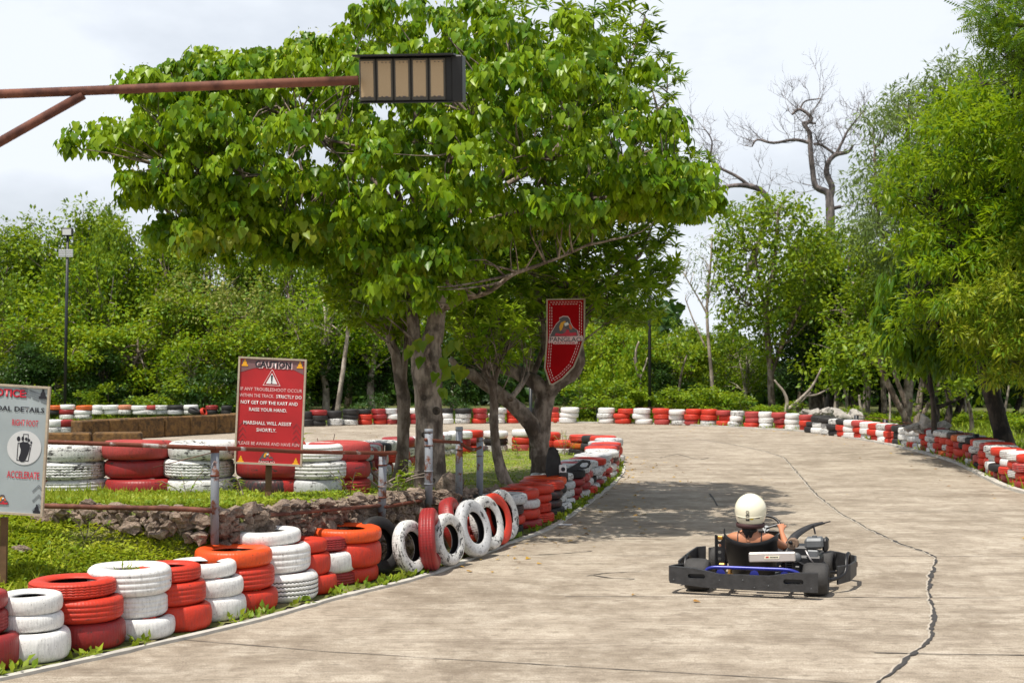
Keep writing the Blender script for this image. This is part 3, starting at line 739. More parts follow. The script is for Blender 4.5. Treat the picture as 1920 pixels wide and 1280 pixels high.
# --- far left, beyond the concrete blocks
FL = [(103, 30, 'KT'), (127, 31, 'WDW'), (156, 33, 'wWT'), (184, 24, 'WW'), (209, 31, 'WW'), (235, 25, 'wN'), (262, 32, 'WW'), (287, 24, 'wP'), (302, 26, 'Gw'), (330, 33, 'GK'), (357, 27, 'wW'), (398, 24, 'KD'), (424, 22, 'KK')]
for i, (cx, wd, cols) in enumerate(FL):
    D = 49.5; s = F/D; stack((cx-960)/s, D, .12 if len(cols) == 3 else .28, cols, '%s far stack beyond the mossy concrete blocks' % ORD[i], 'tyres beyond the concrete blocks', r=wd/2/s*.97, w=.165, jit=.02)
FL2 = [(98, 800, 'wW'), (112, 802, 'wD'), (129, 805, 'K'), (142, 803, 'K'), (158, 801, 'K')]
for i, (cx, py, cols) in enumerate(FL2):
    D = 40; s = F/D; stack((cx-960)/s, D+.2*i, .05, cols, '%s low pile beside the end of the concrete blocks' % ORD[i], 'low tyre piles by the concrete blocks', r=.30, w=.2)
D = 49.0; s = F/D
tyre((366-960)/s, D, CAMH-(771-HOR)/s, .26, .17, 'K', 'black tyre tipped up on the far tyres', 'tipped tyres', rot=Vector((.35, -.1, 1)).to_track_quat('Z', 'Y'))
tyre((383-960)/s, D-.1, CAMH-(772-HOR)/s, .15, .12, 'R', 'small red tyre standing among far black ones', 'tipped tyres', rot=Vector((1, -.3, .4)).to_track_quat('Z', 'Y'))

# the 300 that show largest are things of their own, the rest are one mass
TY.sort(key=lambda t: t['d'])
def tyre_xform(t):
    w = t['w']; sc = Matrix.Diagonal((t['r']/TR, t['r']/TR, w/TW, 1))
    if t['rot'] is not None: Rm = t['rot'].to_matrix().to_4x4() @ Matrix.Rotation(t['rz'], 4, 'Z')
    else: Rm = Matrix.Rotation(t['tilt'][0], 4, 'X') @ Matrix.Rotation(t['tilt'][1], 4, 'Y') @ Matrix.Rotation(t['rz'], 4, 'Z')
    return Matrix.Translation(t['p']) @ Rm @ sc
def hidden(t):                      # bottom tyres wholly behind others are not worth a place
    return False
for i, t in enumerate(TY[:300]):
    near = t['d'] < 21
    if near:
        if t['var'] == 'Z': me = HIZ
        elif isinstance(t['var'], int): me = HI[t['var']]
        else: me = HI[(i*5+3) % len(HI)] if i*5 % 3 else HI[(i*2) % 3]
    else: me = LO[i % len(LO)]
    o = bpy.data.objects.new('tyre', me); COL.objects.link(o)
    o.matrix_world = tyre_xform(t)
    mat = M[t['c']]
    o.material_slots[0].link = 'OBJECT'; o.material_slots[0].material = mat
    if me is not HIZ: o.material_slots[2].link = 'OBJECT'; o.material_slots[2].material = mat
    tag(o, t['label'], 'tyre', t['group'])
rest = TY[300:]
if rest:
    keys = sorted({t['c'] for t in rest}); mb = MB(); mats = [M[k] for k in keys]+[M['rubber']]
    for i, t in enumerate(rest):
        me = LO[i % len(LO)]; X = tyre_xform(t)
        n = len(mb.v); mb.v += [tuple(X @ v.co) for v in me.vertices]
        for p in me.polygons:
            mb.f.append(tuple(a+n for a in p.vertices)); mb.m.append(len(keys) if p.material_index == 1 else keys.index(t['c']))
    tag(mb.build('far_tyres', mats, smooth=True), 'most distant small painted tyres along the far rows', 'tyres', kind='stuff')
print('TYRES', len(TY), 'farthest single', TY[299]['d'])
# weeds growing in the white stack
P = np.array([(WEED[0]+random.gauss(0, .05), WEED[1]+random.gauss(-.03, .04), WEED[2]-random.uniform(.0, .07)) for _ in range(40)])
n = len(P); o = mobj('weed_leaves', leaves('weed_leaves', T_LONG, P, np.c_[np.random.normal(0, .6, (n, 2)), np.ones(n)], rsph(n), np.random.uniform(.03, .07, n), M['herb']))
tag(o, 'small green weed sprouting inside the tilted white tyre', 'weed')

# ================================================================== the kart and its driver
M['plastic'] = plain('scuffed_black_plastic', (.040, .040, .042), .5, 0, .45, 18, .25)
M['kart_tyre'] = plain('slick_rubber', (.045, .043, .042), .75, 0, .35, 14, .3)
M['blue'] = plain('blue_tube', (.025, .035, .28), .3, .2, .1)
M['silver'] = plain('brushed_silver', (.62, .58, .56), .35, .6, .08)
M['engine_grey'] = plain('engine_grey', (.16, .17, .18), .5, .3, .3)
M['engine_brown'] = plain('dusty_brown_cover', (.24, .16, .11), .7, .1, .3)
M['gold'] = plain('gold_part', (.50, .26, .06), .3, .7, .2)
m = N('seat_shell'); g = m.coord('Object', False); a = m.noise(g, 60, 5, .8)
m.base(m.mix(m.ramp(a, [(.75, 0.0), (.78, 1.0)]), (.012, .012, .013), (.42, .38, .33))); m.set(Roughness=.45); m.p.inputs['Specular IOR Level'].default_value = .3; M['seat'] = m.mat
M['helmet'] = plain('cream_helmet', (.84, .80, .62), .18, 0, .02)
M['skin'] = plain('skin', (.50, .21, .11), .5, 0, .06)
M['hair'] = plain('black_hair', (.012, .010, .010), .5, 0, .4, 40, .5)
M['cloth'] = plain('dark_cloth', (.03, .03, .035), .9)
KO = Vector((2.13, 12.50, 0.0)); KY = -R(16)
kart = empty('go_kart', KO, KY)
tag(kart, 'low black go-kart with blue rear bar driving away on the concrete', 'go-kart')
def kpart(name, mb, mats, smooth=False, parent=None): return mb.build(name, mats, parent or kart, smooth)
def arc_band(path, z0f, z1f, th, name, mat, holes=()):      # upright band following a plan path
    P = [Vector((x, y, 0)) for x, y in path]; n = len(P); vs = []; fs = []; L = [0]
    for i in range(1, n): L.append(L[-1]+(P[i]-P[i-1]).length)
    for i in range(n):
        d = (P[min(i+1, n-1)]-P[max(i-1, 0)]).normalized(); s_ = Vector((d.y, -d.x, 0))*th/2
        z0 = z0f(L[i]/L[-1]); z1 = z1f(L[i]/L[-1])
        for q in (P[i]-s_, P[i]+s_):
            vs += [q+Vector((0, 0, z0)), q+Vector((0, 0, z1))]
    for i in range(n-1):
        a = 4*i; b = a+4
        fs += [(a, b, b+1, a+1), (a+2, a+3, b+3, b+2), (a+1, b+1, b+3, a+3), (a, a+2, b+2, b)]
    fs += [(0, 1, 3, 2), (4*n-4, 4*n-2, 4*n-1, 4*n-3)]
    mb = MB(); mb.add(vs, fs); o = kpart(name, mb, mat)
    md = o.modifiers.new('b', 'BEVEL'); md.width = .006; md.segments = 2; md.limit_method = 'ANGLE'
    return o
# rear bumper: a plate with two slots, ends wrapping forward on the left
def slot(cx, cz, w, h):
    pts = []
    for k in range(16):
        a = 2*math.pi*k/16; pts.append((cx+(w/2-h/2)*(1 if math.cos(a) > 0 else -1)+h/2*math.cos(a), cz+h/2*math.sin(a)))
    return pts
W2 = .635
ol = [(-W2, .098), (-.35, .072), (-.1, .064), (.25, .062), (W2, .066), (W2, .232), (.44, .226), (.22, .190), (-.20, .190), (-.42, .232), (-W2, .243)]
mb = MB(); mb.plate(ol, [slot(-.40, .165, .15, .040), slot(.43, .150, .17, .044)], .045, Matrix.Translation((0, -.27, 0)))
bump_o = kpart('rear_bumper', mb, M['plastic']); bump_o.location.x = -.07; md = bump_o.modifiers.new('b', 'BEVEL'); md.width = .008; md.segments = 2
for x in (-.40, .43): mb = MB(); mb.box((x, -.215, .157), (.18, .01, .055)); kpart('slot_backing', mb, M['black_metal'], parent=bump_o)
for x, z in ((-.20, .14), (.0, .15), (.22, .11), (.58, .1), (-.6, .13), (.1, .09)): mb = MB(); mb.tube([(x, -.274, z), (x, -.27, z)], .006, 10); kpart('bolt', mb, M['engine_grey'], parent=bump_o)
arc_band([(-W2-.06, -.25), (-W2-.08, -.20), (-W2-.06, -.05), (-.64, .08)], lambda t: .098+.03*t, lambda t: .243-.02*t, .02, 'bumper_return', M['plastic'])
# side guards
for sgn, nm in ((1, 1), (-1, -1)):
    o = arc_band([(sgn*.70, .20), (.80 if sgn > 0 else -.70, .34), (.84 if sgn > 0 else -.70, .62), (.83 if sgn > 0 else -.68, .86), (sgn*.66, 1.02), (sgn*.58, 1.06)], lambda t: .07+.03*math.sin(t*3), lambda t: .235 if t < .45 else .235+.05*(t-.45), .018, 'side_guard', M['plastic'])
    mb = MB(); mb.box((.840 if sgn > 0 else -.69, .76, .18), (.022, .10, .035)); kpart('guard_slot', mb, M['engine_brown'] if sgn > 0 else M['black_metal'], parent=o)
    mb = MB(); mb.tube(smooth_pts([(sgn*.60, .12, .13), (sgn*.66, .16, .12), ((.76 if sgn > 0 else -.66), .26, .16), ((.77 if sgn > 0 else -.66), .34, .24 if sgn < 0 else .27), ((.78 if sgn > 0 else -.66), .44, .25 if sgn < 0 else .315), ((.79 if sgn > 0 else -.66), .52, .24 if sgn < 0 else .29), ((.78 if sgn > 0 else -.66), .56, .2)], 4), .017, 8)
    mb.tube([(sgn*.35, .20, .10), (sgn*.62, .17, .10), (sgn*.66, .30, .10)], .015, 8); mb.tube([(sgn*.35, .75, .10), (sgn*.67, .75, .10)], .015, 8)
    kpart('side_bar', mb, M['black_metal'], True)
# front fairing, mostly beyond the driver
arc_band([(-.58, 1.28), (-.45, 1.42), (-.2, 1.5), (.2, 1.5), (.45, 1.42), (.58, 1.28)], lambda t: .06, lambda t: .22, .03, 'front_bumper', M['plastic'])
mb = MB(); vs = []
prof = [(1.02, .42), (1.10, .40), (1.25, .26), (1.38, .12)]
for i, (y, z) in enumerate(prof):
    for x in (-.14, -.05, .05, .14): vs.append((x, y, z+.02*(1-abs(x)*6)))
mb.add(vs, [(i*4+j, i*4+j+1, i*4+j+5, i*4+j+4) for i in range(3) for j in range(3)])
o = kpart('front_panel', mb, M['plastic'], True); md = o.modifiers.new('s', 'SOLIDIFY'); md.thickness = .01
# wheels
def wheel(x, y, r, w, steer=0.0):
    Mx = Matrix.Translation((x, y, r)) @ Matrix.Rotation(steer, 4, 'Z') @ Matrix.Rotation(R(90), 4, 'Y')
    mb = MB(); h = w/2; pr = [(r*.50, h*.75), (r*.56, h*.95), (r*.75, h*1.02), (r*.90, h*.93), (r*.975, h*.70), (r, h*.35), (r, -h*.35), (r*.975, -h*.70), (r*.90, -h*.93), (r*.75, -h*1.02), (r*.56, -h*.95), (r*.50, -h*.75)]
    mb.lathe(pr, 40, Mx); t = kpart('wheel', mb, M['kart_tyre'], True)
    mb = MB(); mb.lathe([(r*.50, h*.80), (r*.46, h*.78), (r*.42, h*.3), (r*.18, h*.2), (r*.16, h*.5), (.0, h*.5)], 24, Mx); mb.lathe([(.0, -h*.5), (r*.16, -h*.5), (r*.18, -h*.2), (r*.42, -h*.3), (r*.46, -h*.78), (r*.50, -h*.80)], 24, Mx)
    kpart('rim', mb, M['engine_grey'], True, parent=t)
wheel(-.50, 0, .142, .215); wheel(.53, 0, .142, .215); wheel(-.46, 1.06, .130, .135, R(-6)); wheel(.56, 1.02, .130, .135, R(-6))
# frame
mb = MB()
for x in (-.22, .30): mb.tube(smooth_pts([(x, -.22, .09), (x, .3, .07), (x*.9, .8, .07), (x*.7, 1.35, .08)], 3), .016, 8)
mb.tube([(-.62, 0, .142), (.64, 0, .142)], .02, 10); mb.tube([(-.5, 1.05, .12), (.56, 1.02, .12)], .014, 8)
mb.tube([(-.3, .55, .07), (.36, .55, .07)], .014, 8); mb.tube([(-.25, .95, .07), (.3, .95, .07)], .014, 8); mb.tube([(-.3, -.2, .1), (.35, -.2, .1)], .016, 8)
kpart('chassis', mb, M['black_metal'], True)
mb = MB(); mb.box((.02, .95, .055), (.50, .7, .006)); kpart('floor_tray', mb, M['engine_grey'])
mb = MB(); mb.tube(smooth_pts([(-.41, -.16, .15), (-.40, -.17, .20), (-.35, -.175, .232), (-.2, -.175, .238), (.1, -.175, .238), (.28, -.175, .238), (.36, -.175, .225), (.42, -.17, .19), (.43, -.16, .14)], 4), .016, 12)
kpart('rear_bar', mb, M['blue'], True)
for x in (-.27, .02, .28):
    mb = MB(); mb.plate([(x-.042, .12), (x+.042, .12), (x+.042, .185), (x+.028, .215), (x, .226), (x-.028, .215), (x-.042, .185)], [slot(x, .16, .018, .016)], .012, Matrix.Translation((0, -.195, 0))); kpart('tab', mb, M['blue'])
mb = MB(); mb.box((-.20, -.11, .145), (.075, .06, .06), bev=.012); mb.lathe([(.0, -.01), (.075, -.01), (.08, 0), (.075, .01), (0, .01)], 24, Matrix.Translation((-.21, -.03, .142)) @ Matrix.Rotation(R(90), 4, 'Y')); kpart('brake', mb, M['gold'])
# left upright bracket with holes
mb = MB(); mb.plate([(-.010, .14), (.065, .14), (.065, .455), (-.010, .47)], [slot(.028, z, .03, .028) for z in (.20, .26, .32, .38, .43)], .008, Matrix.Translation((-.36, .20, 0)) @ Matrix.Rotation(R(4), 4, 'Z'))
mb.tube([(-.365, .19, .12), (-.365, .19, .475)], .010, 8); mb.tube([(-.29, .2, .12), (-.29, .2, .47)], .008, 8)
kpart('upright_bracket', mb, M['black_metal'])
mb = MB(); mb.box((-.325, .185, .45), (.045, .02, .035), bev=.006); mb.box((-.30, .12, .225), (.06, .05, .02), bev=.01); kpart('bracket_fitting', mb, M['gold'])
# seat shell
mb = MB(); vs = []; nu, nv = 19, 9
for j in range(nv):
    t = j/(nv-1); z = .08+.352*t; cy = .40-.16*t; hw = .185+.055*t**.6
    for i in range(nu):
        a = math.pi*(i/(nu-1)); sd_ = abs(math.cos(a))
        x = -.07-hw*math.cos(a)*(1+.0); y = cy+.02-.16*math.sin(a)**.8+(.10*sd_)
        zz = z+(.045*sd_**3-.008)*t**2*1.4+(.03 if i == 0 else 0)*t
        vs.append((x, y, zz))
fs = [(j*nu+i, j*nu+i+1, (j+1)*nu+i+1, (j+1)*nu+i) for j in range(nv-1) for i in range(nu-1)]
mb.add(vs, fs); o = kpart('seat', mb, M['seat'], True); md = o.modifiers.new('s', 'SOLIDIFY'); md.thickness = .012; md.offset = 0
# silver chain guard with a small red and white plate
o = None; mb = MB(); Rr = Matrix.Rotation(R(-3), 3, 'Y'); mb.box((.165, -.10, .335), (.40, .06, .082), Rr, bev=.008); guard = kpart('chain_guard', mb, M['silver'])
mb = MB(); mb.plate([(.10, .318), (.225, .325), (.232, .352), (.105, .345)], [], .002, Matrix.Translation((0, -.134, 0))); kpart('plate', mb, M['helmet'], parent=guard)
M['kred'] = plain('kart_red', (.55, .02, .02), .4); M['kblack'] = plain('print_black', (.012, .012, .014), .5, 0, .05)
mb = MB(); mb.plate([(.112, .327), (.137, .329), (.139, .342), (.114, .340)], [], .001, Matrix.Translation((0, -.1355, 0))); kpart('plate_mark', mb, M['kred'], parent=guard)
mb = MB()
for k in range(6): mb.plate([(.147+.012*k, .329+.0006*k), (.155+.012*k, .330+.0006*k), (.157+.012*k, .341+.0006*k), (.149+.012*k, .340+.0006*k)], [], .001, Matrix.Translation((0, -.1355, 0)))
kpart('plate_lettering', mb, M['kblack'], parent=guard)
# engine
mb = MB(); mb.box((.44, .30, .24), (.26, .28, .16), bev=.02); mb.box((.42, .30, .35), (.20, .24, .10), bev=.02)
for k in range(6): mb.box((.40, .30, .20+.018*k), (.30, .22, .006))
mb.tube([(.34, .16, .28), (.46, .14, .22), (.52, .18, .17)], .014, 8); mb.box((.36, .16, .20), (.05, .05, .06), bev=.01)
eng = kpart('engine', mb, M['black_metal'])
mb = MB(); mb.box((.50, .27, .425), (.165, .20, .095), Matrix.Rotation(R(-3), 3, 'Y'), bev=.022); mb.tube([(.50, .27, .47), (.50, .27, .487)], .022, 14); mb.box((.49, .20, .30), (.10, .06, .14), bev=.01); kpart('fuel_tank', mb, M['engine_grey'], parent=eng)
mb = MB(); mb.box((.595, .30, .41), (.05, .2, .12), bev=.02); mb.tube([(.58, .12, .27), (.62, .10, .22), (.63, .12, .17)], .02, 8); kpart('air_box', mb, M['black_metal'], parent=eng)
mb = MB(); mb.lathe([(0, -.024), (.020, -.024), (.022, -.012), (.046, -.014), (.054, -.004), (.054, .05), (0, .05)], 10, Matrix.Translation((.315, .20, .415)) @ Matrix.Rotation(R(90), 4, 'X') @ Matrix.Rotation(R(180), 4, 'X')); rc = kpart('recoil_cover', mb, M['engine_brown'], parent=eng); mb = MB(); mb.blob((.300, .168, .432), (.020, .012, .017), 1, .3, 4); kpart('recoil_hub', mb, M['black_metal'], parent=rc)
mb = MB(); mb.lathe([(0, 0), (.035, 0), (.045, .012), (.045, .05), (0, .05)], 20, Matrix.Translation((.35, .14, .30)) @ Matrix.Rotation(R(-90), 4, 'X')); kpart('clutch_cover', mb, M['engine_grey'], True, parent=eng)
mb = MB(); mb.tube([(.43, .15, .37), (.47, .13, .30), (.50, .15, .26)], .007, 8); kpart('chrome_rod', mb, M['silver'], True, parent=eng)
# curved side fairing beside the engine
mb = MB(); vs = []
for i, p in enumerate(smooth_pts([(.24, .42, .22), (.25, .50, .33), (.29, .62, .42), (.36, .74, .475), (.45, .84, .515), (.54, .90, .535)], 3)):
    w = .055*(1-i/18)+.012; vs += [p+Vector((-w*.6, 0, w*.5)), p+Vector((w*.6, 0, -w*.3))]
mb.add(vs, [(2*i, 2*i+1, 2*i+3, 2*i+2) for i in range(len(vs)//2-1)])
o = kpart('curved_fairing', mb, M['plastic'], True); md = o.modifiers.new('s', 'SOLIDIFY'); md.thickness = .012
mb = MB(); mb.tube([(.45, .82, .52), (.47, .80, .44)], .008, 8); mb.tube([(.50, .86, .525), (.60, .9, .55)], .006, 6); kpart('fairing_stay', mb, M['black_metal'])
# steering
SC = Vector((.02, .80, .475)); SN = Vector((0, -.80, .60)).normalized(); SQ = SN.to_track_quat('Z', 'Y').to_matrix().to_4x4()
mb = MB(); mb.lathe([(.135+.013*math.cos(a), .013*math.sin(a)) for a in [2*math.pi*k/10 for k in range(10)]], 48, Matrix.Translation(SC) @ SQ, closed=True); sw = kpart('steering_wheel', mb, M['black_metal'], True)
mb = MB()
for a in (20, 140, 260):
    Mx = Matrix.Translation(SC) @ SQ @ Matrix.Rotation(R(a), 4, 'Z') @ Matrix.Rotation(R(90), 4, 'X'); mb.plate([(0, -.003), (.05, -.003), (.13, -.003), (.13, .003), (0, .003)], [], .022, Mx)
mb.lathe([(0, -.004), (.032, -.004), (.032, .006), (0, .006)], 20, Matrix.Translation(SC) @ SQ)
kpart('spoke', mb, M['engine_grey'], parent=sw)
mb = MB()
for a in (20, 140, 260):
    c = Matrix.Rotation(R(a), 4, 'Z'); q = Matrix.Translation(SC) @ SQ @ c @ Vector((.07, .0, .008)); mb.lathe([(0, 0), (.010, 0), (0, .001)], 10, Matrix.Translation(q) @ SQ)
kpart('spoke_hole', mb, M['kblack'], parent=sw)
mb = MB(); mb.tube([SC-SN*.01, (.02, 1.25, .10)], .010, 8); kpart('steering_column', mb, M['black_metal'], True)

# ---- the driver: one skinned body
drv = empty('person', KO, KY)
tag(drv, 'bare-shouldered driver in a cream helmet steering the go-kart', 'person')
def skinned(name, verts, edges, rad, root, mat, parent, sub=2):
    me = bpy.data.meshes.new(name); me.from_pydata([tuple(v) for v in verts], edges, []); o = bpy.data.objects.new(name, me); COL.objects.link(o)
    sk = o.modifiers.new('skin', 'SKIN'); sk.use_smooth_shade = True
    for i, r in enumerate(rad):
        d = me.skin_vertices[0].data[i]; d.radius = r if hasattr(r, '__len__') else (r, r); d.use_root = (i == root)
    ss = o.modifiers.new('sub', 'SUBSURF'); ss.levels = sub; ss.render_levels = sub
    bpy.context.view_layer.update()
    dg = bpy.context.evaluated_depsgraph_get(); m2 = bpy.data.meshes.new_from_object(o.evaluated_get(dg)); m2.name = name
    o.modifiers.clear(); o.data = m2; m2.materials.clear(); m2.materials.append(mat); m2.polygons.foreach_set('use_smooth', [True]*len(m2.polygons))
    o.parent = parent; return o
V = []; E = []; RD = []
def vt(p, r, par=None):
    V.append(Vector(p)); RD.append(r)
    if par is not None: E.append((par, len(V)-1))
    return len(V)-1
pel = vt((-.07, .44, .14), (.15, .10)); wst = vt((-.07, .38, .24), (.12, .085), pel); chs = vt((-.07, .325, .36), (.145, .09), wst)
ush = vt((-.07, .30, .445), (.13, .068), chs); nk = vt((-.07, .30, .50), .055, ush); hd0 = vt((-.07, .315, .56), .055, nk); hd1 = vt((-.07, .33, .64), .085, hd0); hd2 = vt((-.07, .33, .72), .075, hd1)
def arm(sx, elbow, wrist, hand, curl):
    sh = vt((-.07+sx*.165, .31, .445), .052, ush); el = vt(elbow, .036, sh); fa = vt(Vector(elbow).lerp(Vector(wrist), .4), .034, el); wr = vt(wrist, .022, fa)
    pm = vt(hand, (.030, .022), wr); H = Vector(hand); d = (H-Vector(wrist)).normalized()
    side = d.cross(SN).normalized()
    for k, (o_, ln) in enumerate(((-.027, .022), (-.010, .027), (.008, .026), (.024, .020))):
        a_ = vt(H+d*.030+side*o_, .0095, pm); b_ = vt(H+d*(.030+ln)+side*o_-SN*.018, .0088, a_); vt(H+d*(.018+ln*.6)+side*o_-SN*.040, .008, b_)
    th = vt(H+side*-.035*sx*-1+d*.002-SN*.006, .0105, pm); vt(H+side*-.045*sx*-1+d*.030-SN*.020, .009, th)
hr = SC+(SQ @ Vector((.137*math.cos(R(5)), .137*math.sin(R(5)), .022))); hl = SC+(SQ @ Vector((-.137, .02, .022)))
arm(1, (.235, .56, .33), (hr.x+.015, hr.y-.075, hr.z-.045), tuple(hr+Vector((.004, -.012, .0))), 1)
arm(-1, (-.36, .50, .33), (hl.x-.03, hl.y-.08, hl.z-.03), tuple(hl), 1)
for sx in (-1, 1):
    hp = vt((-.07+sx*.10, .52, .15), .085, pel); kn = vt((-.04+sx*.20, .86, .27), .058, hp); cf = vt((-.03+sx*.19, 1.02, .19), .050, kn); an = vt((-.02+sx*.17, 1.20, .10), .034, cf); vt((-.02+sx*.17, 1.31, .14), (.036, .025), an)
body = skinned('body', V, E, RD, 0, M['skin'], drv)
V = [Vector(p) for p in ((-.07, .44, .145), (-.07, .375, .24), (-.07, .335, .300))]; top = skinned('top', V, [(0, 1), (1, 2)], [(.165, .118), (.135, .10), (.150, .098)], 0, M['cloth'], drv)
mb = MB()
for sx in (-1, 1): mb.tube(smooth_pts([(-.07+sx*.10, .222, .385), (-.07+sx*.105, .235, .45), (-.07+sx*.105, .28, .498), (-.07+sx*.10, .34, .49), (-.07+sx*.095, .40, .42)], 4), .0045, 6)
mb.build('strap', M['cloth'], drv, True)
for sx in (-1, 1): skinned('trouser_leg', [Vector((-.07+sx*.09, .48, .15)), Vector((-.05+sx*.16, .70, .21)), Vector((-.04+sx*.20, .86, .27)), Vector((-.03+sx*.19, 1.02, .19))], [(0, 1), (1, 2), (2, 3)], [.10, .078, .066, .056], 0, M['cloth'], drv)
for sx in (-1, 1): skinned('shoe', [Vector((-.02+sx*.17, 1.19, .085)), Vector((-.02+sx*.17, 1.24, .10)), Vector((-.02+sx*.17, 1.33, .155))], [(0, 1), (1, 2)], [.045, .045, .034], 0, M['plastic'], drv)
# helmet
HC = Vector((-.07, .325, .695)); mb = MB(); vs = []; nu, nv = 40, 22
for j in range(nv+1):
    ph = math.pi*.5-(math.pi*.5+math.asin(.82))*j/nv
    for i in range(nu):
        a = 2*math.pi*i/nu; sx_, sy_, sz_ = .143, .164, .148
        c = math.cos(ph) if ph > 0 else max(math.cos(ph), 0)**.45
        x = sx_*c*math.cos(a); y = sy_*c*math.sin(a); z = sz_*math.sin(ph)
        if ph < 0: x *= 1-.06*abs(math.sin(ph)); 
        vs.append(HC+Vector((x, y, z)))
fs = [(j*nu+i, j*nu+(i+1) % nu, (j+1)*nu+(i+1) % nu, (j+1)*nu+i) for j in range(nv) for i in range(nu)]
fs = [f for f in fs if not (vs[f[0]].y > HC.y+.115 and -.06 < vs[f[0]].z-HC.z < .055)]
mb.add(vs, [tuple(reversed(f)) for f in fs]); helm = mb.build('helmet', M['helmet'], drv, True)
mb = MB(); mb.lathe([(.123, -.116), (.130, -.122), (.126, -.150), (.113, -.158), (.085, -.150), (.085, -.118)], 36, Matrix.Translation(HC) @ Matrix.Diagonal((1, 1.12, 1, 1)))
mb.build('neck_trim', plain('brown_trim', (.07, .03, .03), .7), helm, True)
mb = MB(); vs = []
for j in range(5):
    for i in range(13):
        a = R(30+10*i); z = -.065+.13*j/4; c = math.cos(math.asin(z/.16)); vs.append(HC+Vector((.142*c*math.cos(a), .165*c*math.sin(a), z)))
mb.add(vs, [(j*13+i, j*13+i+1, j*13+i+14, j*13+i+13) for j in range(4) for i in range(12)])
mb.build('visor', plain('smoke_visor', (.03, .035, .04), .08), helm, True)
for sx in (-1, 1):
    mb = MB(); mb.lathe([(0, .006), (.02, .006), (.026, 0), (.026, -.006), (0, -.006)], 18, Matrix.Translation(HC+Vector((sx*.137, .04, -.01))) @ Matrix.Rotation(R(90), 4, 'Y')); mb.build('visor_pivot', M['plastic'], helm, True)
# marks on the back of the helmet, curved on its surface
def hsurf(dx, dz, off=.0015):
    off += .002
    z = dz; ph = math.asin(max(-1, min(1, z/.148))); c = math.cos(ph) if ph > 0 else math.cos(ph)**.45
    x = dx; yy = -math.sqrt(max(0, 1-(x/(.143*c*(1-.06*max(0, -math.sin(ph)))))**2))*.164*c
    return HC+Vector((x, yy-off, z))
def hmark(name, cx, cz, w, h, mat, nx=4, nz=3, off=.0016, rnd=False):
    mb = MB(); vs = []; fs = []
    if rnd:
        vs = [hsurf(cx, cz, off)]+[hsurf(cx+w/2*math.cos(2*math.pi*k/14), cz+h/2*math.sin(2*math.pi*k/14), off) for k in range(14)]; fs = [(0, k+1, (k+1) % 14+1) for k in range(14)]
    else:
        for j in range(nz+1):
            for i in range(nx+1): vs.append(hsurf(cx-w/2+w*i/nx, cz-h/2+h*j/nz, off))
        fs = [(j*(nx+1)+i, j*(nx+1)+i+1, (j+1)*(nx+1)+i+1, (j+1)*(nx+1)+i) for j in range(nz) for i in range(nx)]
    mb.add(vs, fs); return mb.build(name, mat, helm)
hmark('sticker', -.008, -.008, .030, .034, M['kblack'], rnd=True); hmark('sticker', -.008, -.008, .018, .022, M['helmet'], off=.003, rnd=True); hmark('sticker', -.008, -.008, .007, .010, M['kblack'], off=.0045, rnd=True)
hmark('sticker', -.008, -.058, .032, .056, M['kblack'])
for k in range(3): hmark('sticker_print', -.008, -.042-.014*k, .020, .004, M['helmet'], off=.003)
hmark('yellow_sticker', .028, -.064, .034, .024, plain('yellow_print', (.75, .55, .03), .4), rnd=True)
hmark('vent', -.078, -.058, .040, .008, M['kblack']); hmark('vent', .078, -.060, .036, .008, M['kblack'])
# ridge round the lower shell
mb = MB(); vs = []
for k in range(25):
    x = -.118+.236*k/24; z = -.048-.010*(x/.118)**2*-1-.008
    p = hsurf(x, z, .0005); vs += [p+Vector((0, 0, .006)), p+Vector((0, -.004, 0)), p+Vector((0, 0, -.006))]
mb.add(vs, [q for k in range(24) for q in ((3*k, 3*k+1, 3*k+4, 3*k+3), (3*k+1, 3*k+2, 3*k+5, 3*k+4))]); mb.build('shell_ridge', M['helmet'], helm, True)
# hair: a dark bun and loose strands below the helmet
mb = MB(); mb.blob(HC+Vector((-.005, -.058, -.170)), (.066, .048, .042), 3, .18, 3); mb.blob(HC+Vector((-.01, -.062, -.205)), (.048, .035, .035), 3, .25, 8)
for k in range(26):
    x = random.uniform(-.07, .07); mb.tube(smooth_pts([HC+Vector((x, -.06, -.13)), HC+Vector((x*.9, -.105, -.17)), HC+Vector((x*.5, -.10, -.20)), HC+Vector((x*.3-.01, -.09, -.235-random.random()*.02))], 3), .0035, 5)
mb.tube(smooth_pts([HC+Vector((-.035, -.10, -.21)), HC+Vector((-.03, -.11, -.24)), HC+Vector((-.012, -.112, -.25)), HC+Vector((.004, -.11, -.235))], 4), .003, 5)
mb.build('hair', M['hair'], drv, True)

